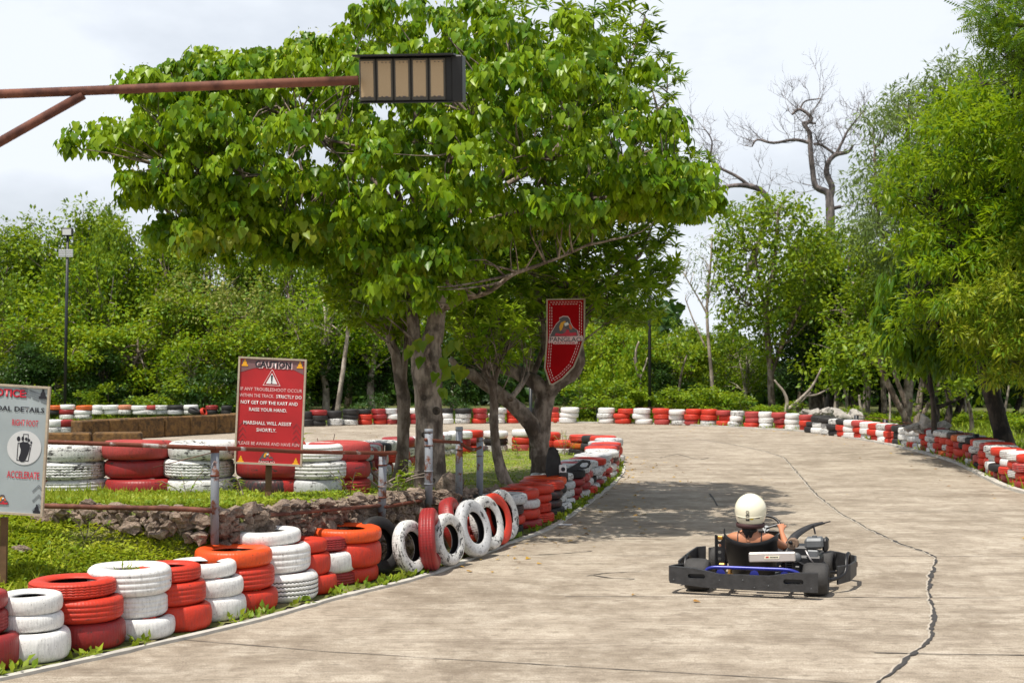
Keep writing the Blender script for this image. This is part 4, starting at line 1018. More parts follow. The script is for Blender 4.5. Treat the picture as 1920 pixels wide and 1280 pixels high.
# ================================================================== signs
def board_frame(px, py, D, roll):
    c = at(px, py, D); return c, Matrix.Translation(c) @ Matrix.Rotation(roll, 4, 'Y')
def text(name, s, x0, x1, zc, h, mat, parent, y=-.004, bold=0.0, cond=True):
    cu = bpy.data.curves.new(name, 'FONT'); cu.body = s; cu.align_x = 'LEFT'; cu.size = 1.0; cu.offset = bold; cu.resolution_u = 2
    o = bpy.data.objects.new(name, cu); COL.objects.link(o); bpy.context.view_layer.update()
    me = bpy.data.meshes.new_from_object(o.evaluated_get(bpy.context.evaluated_depsgraph_get())); bpy.data.objects.remove(o)
    co = np.zeros(len(me.vertices)*3); me.vertices.foreach_get('co', co); co = co.reshape(-1, 3)
    a, b = co[:, 0].min(), co[:, 0].max(); c, d = co[:, 1].min(), co[:, 1].max(); H_ = .70
    nx = x0+(co[:, 0]-a)/(b-a)*(x1-x0); nz = zc+(co[:, 1]-H_/2)/H_*h
    out_ = np.c_[nx, np.full(len(nx), y), nz]; me.vertices.foreach_set('co', out_.ravel()); me.materials.clear(); me.materials.append(mat); me.update(); me.name = name
    return mobj(name, me, parent)
def flat(name, polys, mat, parent, y=-.004, th=.001):
    mb = MB()
    for p in polys:
        holes = []
        if isinstance(p, tuple) and isinstance(p[0], list): p, holes = p[0], p[1]
        mb.plate(p, holes, th, Matrix.Translation((0, y, 0)))
    return mb.build(name, mat, parent)
def circ(cx, cz, rx, rz=None, n=22, a0=0, a1=360):
    rz = rz or rx; return [(cx+rx*math.cos(R(a0+(a1-a0)*k/n)), cz+rz*math.sin(R(a0+(a1-a0)*k/n))) for k in range(n)]
m_ = lambda n, c, r=.5: plain(n, c, r, 0, .05, 20)
M['sign_red'] = plain('sign_red', (.48, .014, .018), .45, 0, .20, 5); M['sign_grey'] = plain('sign_grey', (.36, .41, .43), .5, 0, .14, 4)
M['sign_white'] = m_('sign_white', (.80, .80, .80)); M['sign_pink'] = m_('sign_pale_pink', (.78, .55, .54)); M['sign_black'] = m_('sign_black', (.012, .012, .02)); M['sign_yel'] = m_('sign_yellow', (.82, .38, .01))
M['sign_dark'] = m_('sign_dark_grey', (.10, .08, .085)); M['sign_smoke'] = m_('sign_smoke', (.20, .10, .105)); M['sign_orange'] = m_('sign_orange', (.70, .12, .02)); M['print_red'] = m_('print_red', (.58, .015, .04))
M['circle_grey'] = m_('circle_grey', (.60, .61, .62)); M['chev'] = m_('chevron_print', (.22, .03, .035)); M['chev2'] = m_('chevron_print_grey', (.16, .18, .20)); M['banner_red'] = plain('banner_red', (.42, .003, .006), .7, 0, .2, 3); M['banner_red'].node_tree.nodes['Principled BSDF'].inputs['Specular IOR Level'].default_value = .08
def kart_icon(cx, cz, w, h, mat, parent, y=-.005):
    p = [[(cx-.5*w, cz-.5*h), (cx+.5*w, cz-.5*h), (cx+.5*w, cz-.28*h), (cx+.30*w, cz-.22*h), (cx+.28*w, cz+.05*h), (cx+.12*w, cz+.24*h), (cx+.10*w, cz+.46*h), (cx-.10*w, cz+.46*h), (cx-.12*w, cz+.24*h), (cx-.28*w, cz+.05*h), (cx-.30*w, cz-.22*h), (cx-.5*w, cz-.28*h)]]
    return flat('kart_emblem', p, mat, parent, y)
def emblem(cx, cz, w, parent, y=-.005, y2=-.0065, outline=True, band=True, wordmark='PANGLAO', sub=None):
    f = lambda L: [(cx+u*w, cz+v*w) for u, v in L]
    sil = [(-.50, -.10), (-.40, .10), (-.27, .32), (-.16, .42), (-.18, .50), (-.05, .56), (.10, .55), (.16, .47), (.18, .36), (.27, .20), (.42, .10), (.44, -.10)]
    if outline: flat('emblem', [[(cx+(a)*w*1.07, cz+(b-.2)*w*1.08+.2*w) for a, b in sil]], M['sign_pink'], parent, y+.0012)
    e = flat('emblem', [f(sil)], M['sign_dark'], parent, y)
    flat('emblem_sun', [f([(-.16, .08), (-.19, .22), (-.13, .36), (-.02, .42), (.04, .40), (-.04, .32), (-.06, .22), (-.10, .12)])], M['sign_yel'], e, y2-.0)
    flat('emblem_face', [f([(-.02, .34), (.10, .38), (.14, .30), (.06, .26), (.0, .24)])], M['sign_white'], e, y2)
    flat('emblem_flame', [f([(.14, .20), (.14, .34), (.20, .30), (.26, .18), (.20, .12)])], M['sign_orange'], e, y2)
    flat('emblem_kart', [f([(-.34, -.08), (-.30, .02), (-.12, -.02), (.0, .02), (.06, .14), (.14, .12), (.16, .02), (.38, .04), (.40, -.06), (.2, -.09)])], M['print_red'], e, y2)
    flat('emblem_helmet', [f(circ(-.02, .11, .07, .08, 12))], M['sign_smoke'], e, y2-.001)
    if band: flat('emblem_band', [f([(-.55, -.32), (-.52, -.12), (.60, -.08), (.62, -.24), (.44, -.27), (.38, -.36), (-.38, -.36), (-.42, -.30)])], M['sign_pink'], e, y2)
    if wordmark: text('emblem_lettering', wordmark, cx-.50*w, cx+.56*w, cz-.195*w, .15*w, M['sign_dark'] if band else M['sign_pink'], e, y2-.0015, .015)
    if sub: text('emblem_lettering', sub, cx-.34*w, cx+.34*w, cz-.315*w, .07*w, M['print_red'] if band else M['sign_pink'], e, y2-.0015, .01)
    return e
def board(root, cpx, cpy, D, roll, W_, H_, mat):
    c, X = board_frame(cpx, cpy, D, roll); inv = X.inverted()
    mb = MB(); mb.box((0, .006, 0), (W_-.01, .012, H_-.01)); b = mb.build('board', mat, root)
    b.location = c-root.location; b.rotation_euler = (0, roll, 0)
    mb = MB(); t = .016
    for s_ in (-1, 1):
        mb.box((s_*(W_/2-t/2), .002, 0), (t, .034, H_)); mb.box((0, .002, s_*(H_/2-t/2)), (W_-2*t-.002, .032, t))
    mb.build('frame', M['frame_wood'], b)
    def bl(px, py): q = inv @ at(px, py, D); return q.x, q.z
    return b, bl
# ---- the red caution board
KS = 13.35/12.55
D = 13.4; zb = top_h(-2.3, 13.4); base = Vector(((503-960)/F*D, D, zb))
caution = empty('caution_sign', base); tag(caution, 'red caution board with white lettering on a short wooden post', 'sign')
bpy.context.view_layer.update()
b, bl = board(caution, 507, 771, D-.05, R(2.6), .60, .945, M['sign_red'])
mb = MB(); mb.box((0, .03, .33), (.055, .035, .78), Matrix.Rotation(R(1.2), 3, 'Y')); mb.build('post', M['wood'], caution)
W_, H_ = .60, .945
b.scale = (KS,)*3
zz = lambda f: H_/2-f*H_
ux = lambda x: (x-440)/793*H_
flat('smoke_print', [[(-.27, zz(.03)), (-.20, zz(.015)), (.27, zz(.02)), (.28, zz(.145)), (.18, zz(.10)), (.05, zz(.105)), (-.05, zz(.085)), (-.17, zz(.105)), (-.28, zz(.145))]], M['sign_smoke'], b, -.0022)
text('lettering', 'CAUTION', ux(320), ux(588), zz(.071), .054, M['sign_pink'], b, -.004, .035)
text('lettering', 'CAUTION', ux(312), ux(580), zz(.063), .054, M['sign_black'], b, -.006, .035)
tri = lambda s, c0: [(0-.0785*s, c0-.052*s), (.0785*s, c0-.052*s), (.004*s, c0+.09*s), (-.004*s, c0+.09*s)]
tz = zz(.205)
flat('warning_triangle', [(tri(1, tz), [tri(.90, tz)])], M['sign_pink'], b, -.004)
flat('warning_triangle', [tri(.64, tz-.002)], M['sign_white'], b, -.004)
flat('exclamation_mark', [[(-.0045, tz-.018), (.0045, tz-.018), (.0085, tz+.042), (-.0085, tz+.042)], circ(0, tz-.028, .006, n=12)], M['sign_black'], b, -.006)
for s_, x0, x1, f, h, mt, bo in (('IF ANY TROUBLESHOOT OCCUR', 212, 668, .297, .029, 'sign_pink', .0), ('WITHIN THE TRACK.', 206, 462, .357, .029, 'sign_pink', .0), ('STRICTLY DO', 478, 667, .357, .029, 'sign_white', .010), ('NOT GET OFF THE KART AND', 218, 640, .421, .030, 'sign_white', .010), ('RAISE YOUR HAND.', 282, 562, .486, .030, 'sign_white', .010), ('MARSHALL WILL ASSIST', 245, 600, .611, .030, 'sign_white', .010), ('SHORTLY.', 343, 490, .675, .030, 'sign_white', .010), ('PLEASE BE AWARE AND HAVE FUN', 208, 664, .803, .029, 'sign_pink', .0)):
    text('lettering', s_, ux(x0), ux(x1), zz(f), h, M[mt], b, -.004, bo)
for x, f in ((-.243, .055), (.243, .055), (-.243, .955), (.243, .955)): kart_icon(x, zz(f), .055, .062, M['sign_yel'], b)
for sx in (-1, 1):
    for k in range(4):
        z = zz(.60+.055*k); flat('chevron', [[(sx*.272, z-.05), (sx*.236, z), (sx*.205, z-.042), (sx*.208, z-.046), (sx*.236, z-.008), (sx*.272, z-.058)]], M['chev'], b, -.0022)
emblem(-.015, zz(.945), .135, b, outline=False, band=False, wordmark='PANGLAO', sub=None)
# ---- the grey pedal notice
D = 10.7; zb = terr((5-960)/F*D, D); base = Vector(((4-960)/F*D, D, zb-.02))
notice = empty('notice_board', base); tag(notice, 'grey pedal notice board with a footprint in a circle, at the left edge', 'sign'); bpy.context.view_layer.update()
b, bl = board(notice, 0, 841, D-.05, R(3.4), .70, .97, M['sign_grey'])
mb = MB(); mb.box((0, .03, .24), (.05, .035, .62), Matrix.Rotation(R(1), 3, 'Y')); mb.build('post', M['wood'], notice)
def bt(s_, px0, px1, py, h, mt, bo, y=-.004, off=(0, 0)):
    x0, z = bl(px0, py); x1, _ = bl(px1, py); text('lettering', s_, x0+off[0], x1+off[0], z+off[1], h, M[mt], b, y, bo)
bt('NOTICE:', -22, 50, 733.5, .054, 'sign_black', .035, -.004, (.004, -.004)); bt('NOTICE:', -22, 50, 733.5, .054, 'print_red', .026, -.006)
bt('PEDAL DETAILS', -22, 84, 763, .036, 'sign_black', .022)
bt('RIGHT FOOT', 23, 72, 791, .046, 'print_red', .010); bt('ACCELERATE', 13, 74, 888, .052, 'print_red', .012)
cx, cz = bl(45.5, 839)
flat('circle', [circ(cx, cz, .128, n=40)], M['circle_grey'], b, -.004)
foot = [(-.036, .035), (-.012, .045), (.02, .043), (.040, .030), (.044, .0), (.034, -.04), (.020, -.080), (.008, -.104), (-.014, -.108), (-.033, -.098), (-.036, -.075), (-.026, -.045), (-.024, -.015), (-.034, .010)]
pr = [(-.050, .035), (.055, .028), (.038, -.100), (-.052, -.098)]; pi_ = [(-.044, .029), (.049, .022), (.033, -.094), (-.046, -.092)]
st_ = [(-.012, .04), (-.012, .104), (.028, .104), (.028, .04), (.023, .04), (.023, .099), (-.007, .099), (-.007, .04)]
of = lambda L: [(cx+x, cz+z) for x, z in L]
fb = flat('footprint', [of(foot)]+[of(circ(x, z, rx, rz, 14)) for x, z, rx, rz in ((-.045, .065, .013, .019), (-.014, .068, .010, .017), (.012, .066, .0095, .014), (.033, .058, .009, .012), (.051, .042, .007, .011))], M['sign_black'], b, -.006)
flat('pedal_outline', [(of(pr), [of(pi_)]), of(st_)], M['sign_black'], fb, -.0055)
for k in range(3):
    x, z = bl(73, 908+18*k); o_ = [(x-.048, z-.05), (x, z), (x+.030, z-.036), (x+.030, z-.054), (x, z-.020), (x-.040, z-.062)]; i_ = [(x-.042, z-.051), (x, z-.005), (x+.027, z-.038), (x+.027, z-.047), (x, z-.014), (x-.039, z-.055)]
    flat('chevron', [(o_, [i_])], M['chev2'], b, -.003)
x, z = bl(81, 738); kart_icon(x, z, .06, .075, M['sign_black'], b, -.006); x, z = bl(69, 953); kart_icon(x, z, .055, .07, M['sign_black'], b, -.006)
P_ = []
for i in range(20):
    for j in range(4):
        x, z = bl(38+i*2.6, 723+i*1.0+j*4.2+max(0, 0)); 
        if random.random() < .85: P_.append([(x, z), (x+.0075, z-.004), (x+.0045, z-.014), (x-.003, z-.010)])
flat('tread_print', P_, M['chev2'], b, -.003)
x, z = bl(4, 942); emblem(x, z, .11, b, outline=False, band=False, wordmark=None)
# ---- pennant shaped board hanging in the second tree
D = 19.55; s = F/D
base = at(1060, 640, D); ban = empty('hanging_banner', base); tag(ban, 'red notched pennant board with stitched white border hanging in a tree', 'banner')
def hb(px, py): return ((px-1060)/s, (640-py)/s)
OL = [(1024, 560), (1097.5, 559), (1097, 632), (1087, 664), (1077, 688), (1056, 710), (1037, 722), (1030, 721), (1020, 690), (1024, 634)]
pl = [hb(*p) for p in OL]; cxx = sum(p[0] for p in pl)/len(pl); czz = sum(p[1] for p in pl)/len(pl)
def inset(pl, d):
    n = len(pl); o = []
    A = sum(pl[i][0]*pl[(i+1) % n][1]-pl[(i+1) % n][0]*pl[i][1] for i in range(n)); sg = 1 if A > 0 else -1
    for i in range(n):
        p0, p1, p2 = (Vector(pl[i-1]), Vector(pl[i]), Vector(pl[(i+1) % n])); a = (p1-p0).normalized(); c = (p2-p1).normalized()
        n1 = Vector((-a.y, a.x))*sg; n2 = Vector((-c.y, c.x))*sg; nn = (n1+n2).normalized(); o.append(tuple(p1+nn*d/max(.5, nn.dot(n1))))
    return o
mb = MB(); mb.plate(pl, [inset(pl, .022)], .045, Matrix.Translation((0, -.02, 0))); mb.build('frame', M['frame_wood'], ban)
mb = MB(); mb.plate(inset(pl, .02), [], .01, Matrix.Identity(4)); bb = mb.build('board', M['banner_red'], ban)
for d in (.050, .078):
    q = inset(pl, d); mb = MB()
    for i in range(len(q)):
        a = Vector(q[i]); c = Vector(q[(i+1) % len(q)]); L_ = (c-a).length; u = (c-a).normalized(); t = .006; nn = Vector((-u.y, u.x))*.0042
        if i in (4, 5) and False: continue
        while t+.024 < L_:
            w = [a+u*t-nn, a+u*(t+.026)-nn, a+u*(t+.026)+nn, a+u*t+nn]; mb.plate([tuple(x) for x in w], [], .001, Matrix.Translation((0, -.003, 0))); t += .040
    mb.build('stitching_print', M['sign_pink'], bb)
ex, ez = hb(1059, 625); emblem(ex, ez, .41, bb, -.005, -.008, sub='KARTZONE')
mb = MB(); mb.tube([(-.20, .03, .60), (.0, .03, .66), (.20, .03, .60)], .004, 6); mb.build('hanging_wire', M['black_metal'], ban)

# ================================================================== pipe railing on the bank
rail = empty('pipe_railing', (-2.45, 11.7, .5)); tag(rail, 'rusty grey pipe railing with bent rails along the top of the rubble wall', 'railing')
ro = Vector(rail.location)
def rp(px, py, D): return at(px, py, D)-ro
def railpart(name, pts, rads, mat, seg=12, cap=True):
    mb = MB(); mb.tube(pts, rads, seg, cap=cap, jit=.04); return mb.build(name, mat, rail, True)
PO = [(403, 838, 1012, 11.72, 8), (718, 846, 972, 13.85, 7.6), (804, 804, 956, 15.0, 7.6), (861, 800, 934, 16.0, 6.8), (900, 820, 930, 16.8, 6.4)]
for px, y0, y1, D, rpx in PO:
    a = rp(px, y0, D); b_ = rp(px-.5 if px != 718 else px-2, y1+8, D); r_ = rpx/F*D
    p = railpart('post', [b_, b_.lerp(a, .5), a], [r_]*3, M['post'])
    mb = MB(); mb.tube([a-Vector((0, 0, .045)), a+Vector((0, 0, .001))], [r_*1.05]*2, 12); mb.build('cap', M['rust'] if px in (403, 718) else M['post'], p, True)
    for f in ((.35, .5, .8) if px in (718, 804) else (.7,)): q = b_.lerp(a, f); mb = MB(); mb.tube([q, q+Vector((0, 0, .014))], [r_*1.14]*2, 12); mb.build('weld_ring', M['rust'] if px in (403, 718) else M['post'], p, True)
rr_ = 4.2/F*12
railpart('rail', smooth_pts([rp(-90, 822, 11.4), rp(92, 828.5, 11.45), rp(200, 832, 11.5), rp(300, 836, 11.6), rp(403, 840, 11.68)], 3), rr_, M['rust'], 10)
railpart('rail', smooth_pts([rp(403, 840, 11.68), rp(480, 842, 12.15), rp(560, 846.5, 12.7), rp(640, 848, 13.25), rp(718, 849, 13.8), rp(742, 848, 14.0)], 3), rr_, M['rust'], 10)
railpart('rail', smooth_pts([rp(-90, 944, 11.55), rp(86, 948, 11.55), rp(200, 951, 11.58), rp(330, 953, 11.62), rp(398, 957, 11.66)], 3), rr_*1.15, M['rust_dark'], 10)
railpart('rail', smooth_pts([rp(436, 967, 11.9), rp(520, 964, 12.35), rp(620, 955, 13.05), rp(712, 947, 13.8)], 3), rr_*.85, M['rust_dark'], 8)
railpart('rail', smooth_pts([rp(723, 950, 13.8), rp(760, 943, 14.4), rp(792, 938, 14.9)], 3), rr_*.85, M['rust'], 8)
railpart('rail', smooth_pts([rp(798, 824, 14.95), rp(815, 826, 15.2), rp(840, 828, 15.6), rp(861, 829, 15.9)], 3), rr_, M['rust'], 8)
railpart('rail', smooth_pts([rp(866, 832, 15.95), rp(876, 839, 16.2), rp(890, 842, 16.5), rp(901, 838, 16.7)], 3), rr_, M['rust'], 8)
railpart('brace_wire', [rp(288, 876, 11.6), rp(398, 848, 11.66)], .0035, M['rust_dark'], 5)

# ================================================================== foreground floodlight arm
D = 7.3; s = F/D
lo = at(-170, 684, D); lo.z = 0; lamp = empty('floodlight', lo); tag(lamp, 'unlit five-panel floodlight on a rusty arm across the top of the tree', 'floodlight')
def lp(px, py, d=D): return at(px, py, d)-lo
mb = MB(); mb.tube([Vector((0, 0, 0)), lp(-170, 110)], [.05, .05], 14); mb.build('post', M['rust_dark'], lamp, True)
mb = MB(); mb.tube([lp(-170, 183), lp(150, 171), lp(420, 160), lp(672, 151)], .0243, 16, jit=.02); mb.build('arm', M['rust_dark'], lamp, True)
mb = MB(); mb.tube([lp(-170, 362), lp(156, 178)], .0243, 16, jit=.02); mb.build('brace', M['rust_dark'], lamp, True)
head = empty('lamp_head', (0, 0, 0)); head.parent = lamp; head.location = lp(767, 149); head.scale = (.9125,)*3
Rt = Matrix.Rotation(R(1.0), 4, 'Y') @ Matrix.Rotation(R(-9), 4, 'Z') @ Matrix.Rotation(R(8), 4, 'X'); head.rotation_euler = Rt.to_euler()
mb = MB(); mb.box((-.02, .05, 0), (.545, .075, .250), bev=.006); mb.box((.275, .045, 0), (.062, .11, .258), bev=.006); mb.box((-.02, -.005, .131), (.58, .13, .010)); mb.box((-.02, -.0, -.1275), (.55, .04, .006))
for i in range(7): mb.box((-.24+.07*i, .11, 0), (.006, .05, .22))
mb.build('housing', M['black_metal'], head)
m = N('led_panel'); br = m.n('ShaderNodeTexBrick'); br.offset = 0.0; br.inputs['Scale'].default_value = 1.0
g = m.coord('Object', False, (1, 1, 1)); sp_ = m.n('ShaderNodeSeparateXYZ'); m.l(g, sp_.inputs[0])
sx_ = m.math('SINE', m.math('MULTIPLY', sp_.outputs['X'], 780.0)); sz_ = m.math('SINE', m.math('MULTIPLY', sp_.outputs['Z'], 780.0))
pk = m.math('GREATER_THAN', m.math('MULTIPLY', sx_, sz_), .45); m.t.nodes.remove(br)
m.base(m.mix(m.math('MULTIPLY', pk, .45), (.44, .31, .18), (.75, .62, .40))); m.set(Roughness=.35); M['led'] = m.mat
M['led_frame'] = plain('led_frame', (.10, .09, .075), .4, .3)
for i in range(5):
    cx = -.243+.101*i
    mb = MB(); mb.box((cx, .008, 0), (.094, .012, .236), bev=.004); fr = mb.build('led_module', M['led_frame'], head)
    mb = MB(); mb.box((cx, .002, .004), (.072, .006, .200)); mb.build('led_panel', M['led'], fr)
    mb = MB()
    for k in range(3): mb.box((cx-.022+.022*k+.01, -.0015, .095), (.008, .002, .005))
    mb.box((cx+.012, -.0015, -.096), (.018, .002, .008)); mb.box((cx-.015, -.0015, -.094), (.010, .002, .005)); mb.build('led_contacts', M['sign_dark'], fr)

# ================================================================== light poles
def pole(px_b, px_t, D, ytop, r, label, head_=True, z0=0.0):
    b_ = at(px_b, 700, D); b_.z = z0; t = at(px_t, ytop, D)-b_
    root = empty('light_pole', b_); tag(root, label, 'light pole'); s = F/D
    mb = MB(); mb.tube([(0, 0, 0), t], [r, r*.85], 12); mb.build('pole', M['black_paint'], root, True)
    if head_:
        mb = MB(); mb.box(t+Vector((0, -.06, .05)), (.40, .10, .30), bev=.02); h = mb.build('lamp_head', M['black_metal'], root)
        mb = MB(); mb.box(t+Vector((0, -.118, .05)), (.31, .012, .21)); mb.build('lens', M['circle_grey'], h)
        mb = MB(); mb.tube([t+Vector((-.3, 0, .12)), t+Vector((.25, 0, .12))], .012, 6); mb.build('cross_bar', M['steel_grey'], root)
        mb = MB()
        for sx in (-.13, .13): mb.box(t+Vector((sx-.05, -.06, -.70)), (.245, .03, .27), bev=.004)
        p = mb.build('solar_panel', M['circle_grey'], root)
        mb = MB()
        for k in range(4): mb.box(t+Vector((-.05, -.078, -.79+.06*k)), (.50, .004, .012))
        mb.build('panel_line', M['steel_grey'], p)
    return root
pole(121, 127, 50.5, 438, .058, 'dark light pole with floodlight and solar panel at the left')
pole(1218.5, 1217, 50.3, 380, .062, 'black light pole right of the leafy trees behind the far tyres')
pole(995, 995, 28.6, 712, .034, 'thin dark pole behind the banner tree trunk', head_=False)

# ================================================================== mossy concrete blocks, rubble, fences
m = N('mossy_concrete'); g = m.coord('Object', True); a = m.noise(g, 3, 8, .7); gz = m.n('ShaderNodeNewGeometry'); sp_ = m.n('ShaderNodeSeparateXYZ'); m.l(gz.outputs['Normal'], sp_.inputs[0])
col = m.mix(m.ramp(a, [(.36, 0.0), (.6, 1.0)]), (.035, .022, .012), (.15, .080, .028)); m.base(m.mix(m.math('MULTIPLY', m.ramp(m.noise(g, 8, 6, .7), [(.45, 0.0), (.62, 1.0)]), .6), col, (.26, .14, .04))); m.set(Roughness=.95); m.bump(a, 1.0, .05); M['mossy'] = m.mat
P1, P2 = Vector((-11.35, 37.0, 0)), Vector((-7.7, 42.9, 0)); nB = 7; d = (P2-P1)/nB; an = math.atan2(d.y, d.x)
lab = ['nearest mossy brown concrete block at the left end of the barrier']+['mossy brown concrete block, %s from the left in the barrier' % ORD[i] for i in range(1, nB)]
for i in range(nB):
    c = P1+d*(i+.5); L_ = d.length-.02; mb = MB(); mb.box((0, 0, .28), (L_, .42, .56+random.uniform(-.02, .02)), bev=.03)
    vs = []
    o = mb.build('concrete_block', M['mossy'], loc=c); o.rotation_euler = (R(random.uniform(-1, 1)), R(random.uniform(-1, 1)), an+R(random.uniform(-2, 2))); tag(o, lab[i], 'concrete block', 'mossy concrete barrier blocks')
for i in range(3):
    mb = MB(); mb.box((0, 0, .25), (1.05, .42, .5), bev=.03); o = mb.build('concrete_block', M['mossy'], loc=(-10.55+1.07*i-.4, 31.3+.25*i, 0)); o.rotation_euler = (0, 0, R(12))
    tag(o, 'low mossy concrete block, %s of three in front of the longer barrier' % ['left', 'middle', 'right'][i], 'concrete block', 'mossy concrete barrier blocks')
M['chunk'] = plain('broken_concrete', (.44, .41, .37), .9, 0, .3, 8, .8)
CH = [(1513, 772, .16), (1528, 776, .30), (1545, 771, .28), (1552, 781, .34), (1563, 774, .26), (1572, 780, .38), (1580, 790, .34), (1590, 797, .20), (1538, 786, .26)]
for i, (px, py, r) in enumerate(CH):
    D = 45.2; p = at(px, py, D); mb = MB(); mb.box((0, 0, 0), (r*1.5, r*1.2, r*.75), bev=r*.12); mb.v = [tuple(Vector(v)*(1+.35*noise.noise(Vector(v)*4+Vector((i*5, 0, 0))))) for v in mb.v]
    mb.blob((0, 0, -r*.3), (r, r*.8, r*.6), 2, .6, i)
    o = mb.build('concrete_chunk', M['chunk'], loc=(p.x, D+random.uniform(-.3, .3), max(p.z, r*.3))); o.rotation_euler = (random.uniform(-.5, .5), random.uniform(-.5, .5), random.uniform(0, 3))
    tag(o, 'broken grey concrete chunk, %s from the left in the heap beside the black stack' % ORD[i], 'concrete chunk', 'heap of broken concrete')
mb = MB()
for i in range(26): mb.blob((random.uniform(-.9, .9), random.uniform(-.4, .4), random.uniform(0, .35)), (random.uniform(.1, .25),)*3, 1, .6, i+40)
p = at(1556, 790, 45.4); tag(mb.build('rubble_heap', M['chunk'], loc=(p.x, 45.4, 0)), 'loose pale rubble filling the heap beside the black tyre stack', 'rubble')
for i, (px, py, r, sh, lb) in enumerate([(1712, 801, .17, (1.5, .7, .6), 'flat pale concrete chunk at the left of three on the tyres'), (1742, 800, .26, (1.1, .8, 1.0), 'largest pale jagged concrete chunk beside the black forked tree'), (1764, 801, .22, (1.0, .7, .8), 'leaning pale concrete slab right of the jagged chunk'), (1731, 809, .16, (1.6, .8, .5), 'low broken concrete piece under the jagged chunk')]):
    D = 32.8; p = at(px, py, D); mb = MB(); mb.box((0, 0, 0), (r*1.6*sh[0], r*sh[1], r*1.1*sh[2]), bev=r*.1); mb.v = [tuple(Vector(v)*(1+.5*noise.noise(Vector(v)*5+Vector((i*3, 1, 0))))) for v in mb.v]
    mb.blob((0, 0, 0), (r*sh[0]*.8, r*.6, r*sh[2]*.7), 2, .5, i+9); o = mb.build('concrete_chunk', M['chunk'], loc=p); o.rotation_euler = (random.uniform(-.3, .3), [-.3, .5, -.6, .1][i], .3); tag(o, lb, 'concrete chunk')
fe = empty('post_fence', (10.3, 31, 0)); tag(fe, 'short dark fence posts joined by a thin rusty rail behind the right tyres', 'fence'); fo = Vector(fe.location); tops = []
for px, y0, D in ((1606, 778, 42), (1660, 786, 38), (1790, 806, 31), (1830, 813, 28.6)):
    t = at(px, y0, D)-fo; b_ = Vector((t.x, t.y, 0)); mb = MB(); mb.tube([b_, t], .07, 8); mb.build('post', M['black_paint'], fe, True); tops.append(t)
mb = MB(); mb.tube([at(1769, 803, 33)-fo, tops[2]-Vector((0, 0, .03)), tops[3]-Vector((0, 0, .03))], .016, 6); mb.build('rail', M['rust'], fe)
mb = MB(); mb.tube([tops[0], tops[1], at(1769, 803, 33)-fo], .01, 6); mb.build('rail', M['rust_dark'], fe)
fe = empty('cable_fence', (4, 50, 0)); tag(fe, 'thin rusty cable strung behind the far row of tyres', 'fence'); fo = Vector(fe.location)
pts = [(820, 768, 50), (1000, 766, 50), (1119, 765, 50), (1218, 764, 50), (1316, 770, 48.6), (1397, 771, 46.5), (1480, 776, 45)]
mb = MB(); mb.tube([at(*p)-fo for p in pts], .014, 6); mb.build('cable', M['rust_dark'], fe)
for p in pts[::2]: t = at(*p)-fo; mb = MB(); mb.tube([Vector((t.x, t.y, 0)), t+Vector((0, 0, .04))], .03, 6); mb.build('post', M['black_paint'], fe)

# ================================================================== kart bodywork lying on the tyre wall
D = 19.6; s = F/D
mb = MB(); b0 = at(1039, 895, D)
ol = [(-.10, .0), (-.115, .15), (-.10, .30), (-.06, .39), (0, .40), (.05, .37), (.085, .28), (.10, .10), (.095, 0)]
mb.plate(ol, [], .10, Matrix.Identity(4)); o = mb.build('seat_back', M['kart_tyre'], loc=b0); md = o.modifiers.new('b', 'BEVEL'); md.width = .03; md.segments = 3
tag(o, 'black rounded kart seat standing on the tyres against the banner tree', 'kart seat')
mb = MB(); mb.box((0, 0, .0), (.10, .08, .12), bev=.012); o = mb.build('white_box', M['sign_white'], loc=at(1055, 879, D-.1)); mb = MB(); mb.lathe([(0, .004), (.026, .004), (.03, 0), (.03, -.004)], 18, Matrix.Translation((.005, -.042, 0)) @ Matrix.Rotation(R(90), 4, 'X')); mb.build('lens', M['sign_black'], o)
tag(o, 'small white box with a round black lens beside the black seat', 'box')
mb = MB(); mb.box((0, 0, 0), (.12, .1, .12), bev=.01); o = mb.build('black_case', M['plastic'], loc=at(1057, 893, D-.1)); tag(o, 'small black case under the white box on the tyres', 'case')
D = 20.6; c0 = at(1084, 878, D); mb = MB()
f2 = lambda px, py: ((px-1084)/F*D, (878-py)/F*D)
ol = [f2(*p) for p in ((1061, 886), (1063, 879), (1078, 871), (1086, 865), (1094, 863), (1106, 864), (1108, 869), (1104, 876), (1096, 879), (1086, 879), (1076, 886), (1066, 888))]
mb.plate(ol, [[f2(*p) for p in ((1087, 873), (1091, 868), (1101, 867), (1104, 870), (1100, 875), (1091, 876))]], .10, Matrix.Identity(4)); o = mb.build('bumper_piece', M['plastic'], loc=c0); md = o.modifiers.new('b', 'BEVEL'); md.width = .01; md.segments = 2
tag(o, 'broken black plastic kart bumper with oval hole lying on the tyres', 'bumper')
mb = MB(); mb.plate([(-.1, -.03), (.08, -.05), (.12, .02), (-.05, .04)], [], .004, Matrix.Rotation(R(-85), 4, 'X')); p = gnd(1056, 984); o = mb.build('litter', M['sign_white'], loc=(p.x, p.y, .012)); tag(o, 'flat scrap of white litter on the kerb below the tyre wall', 'litter')

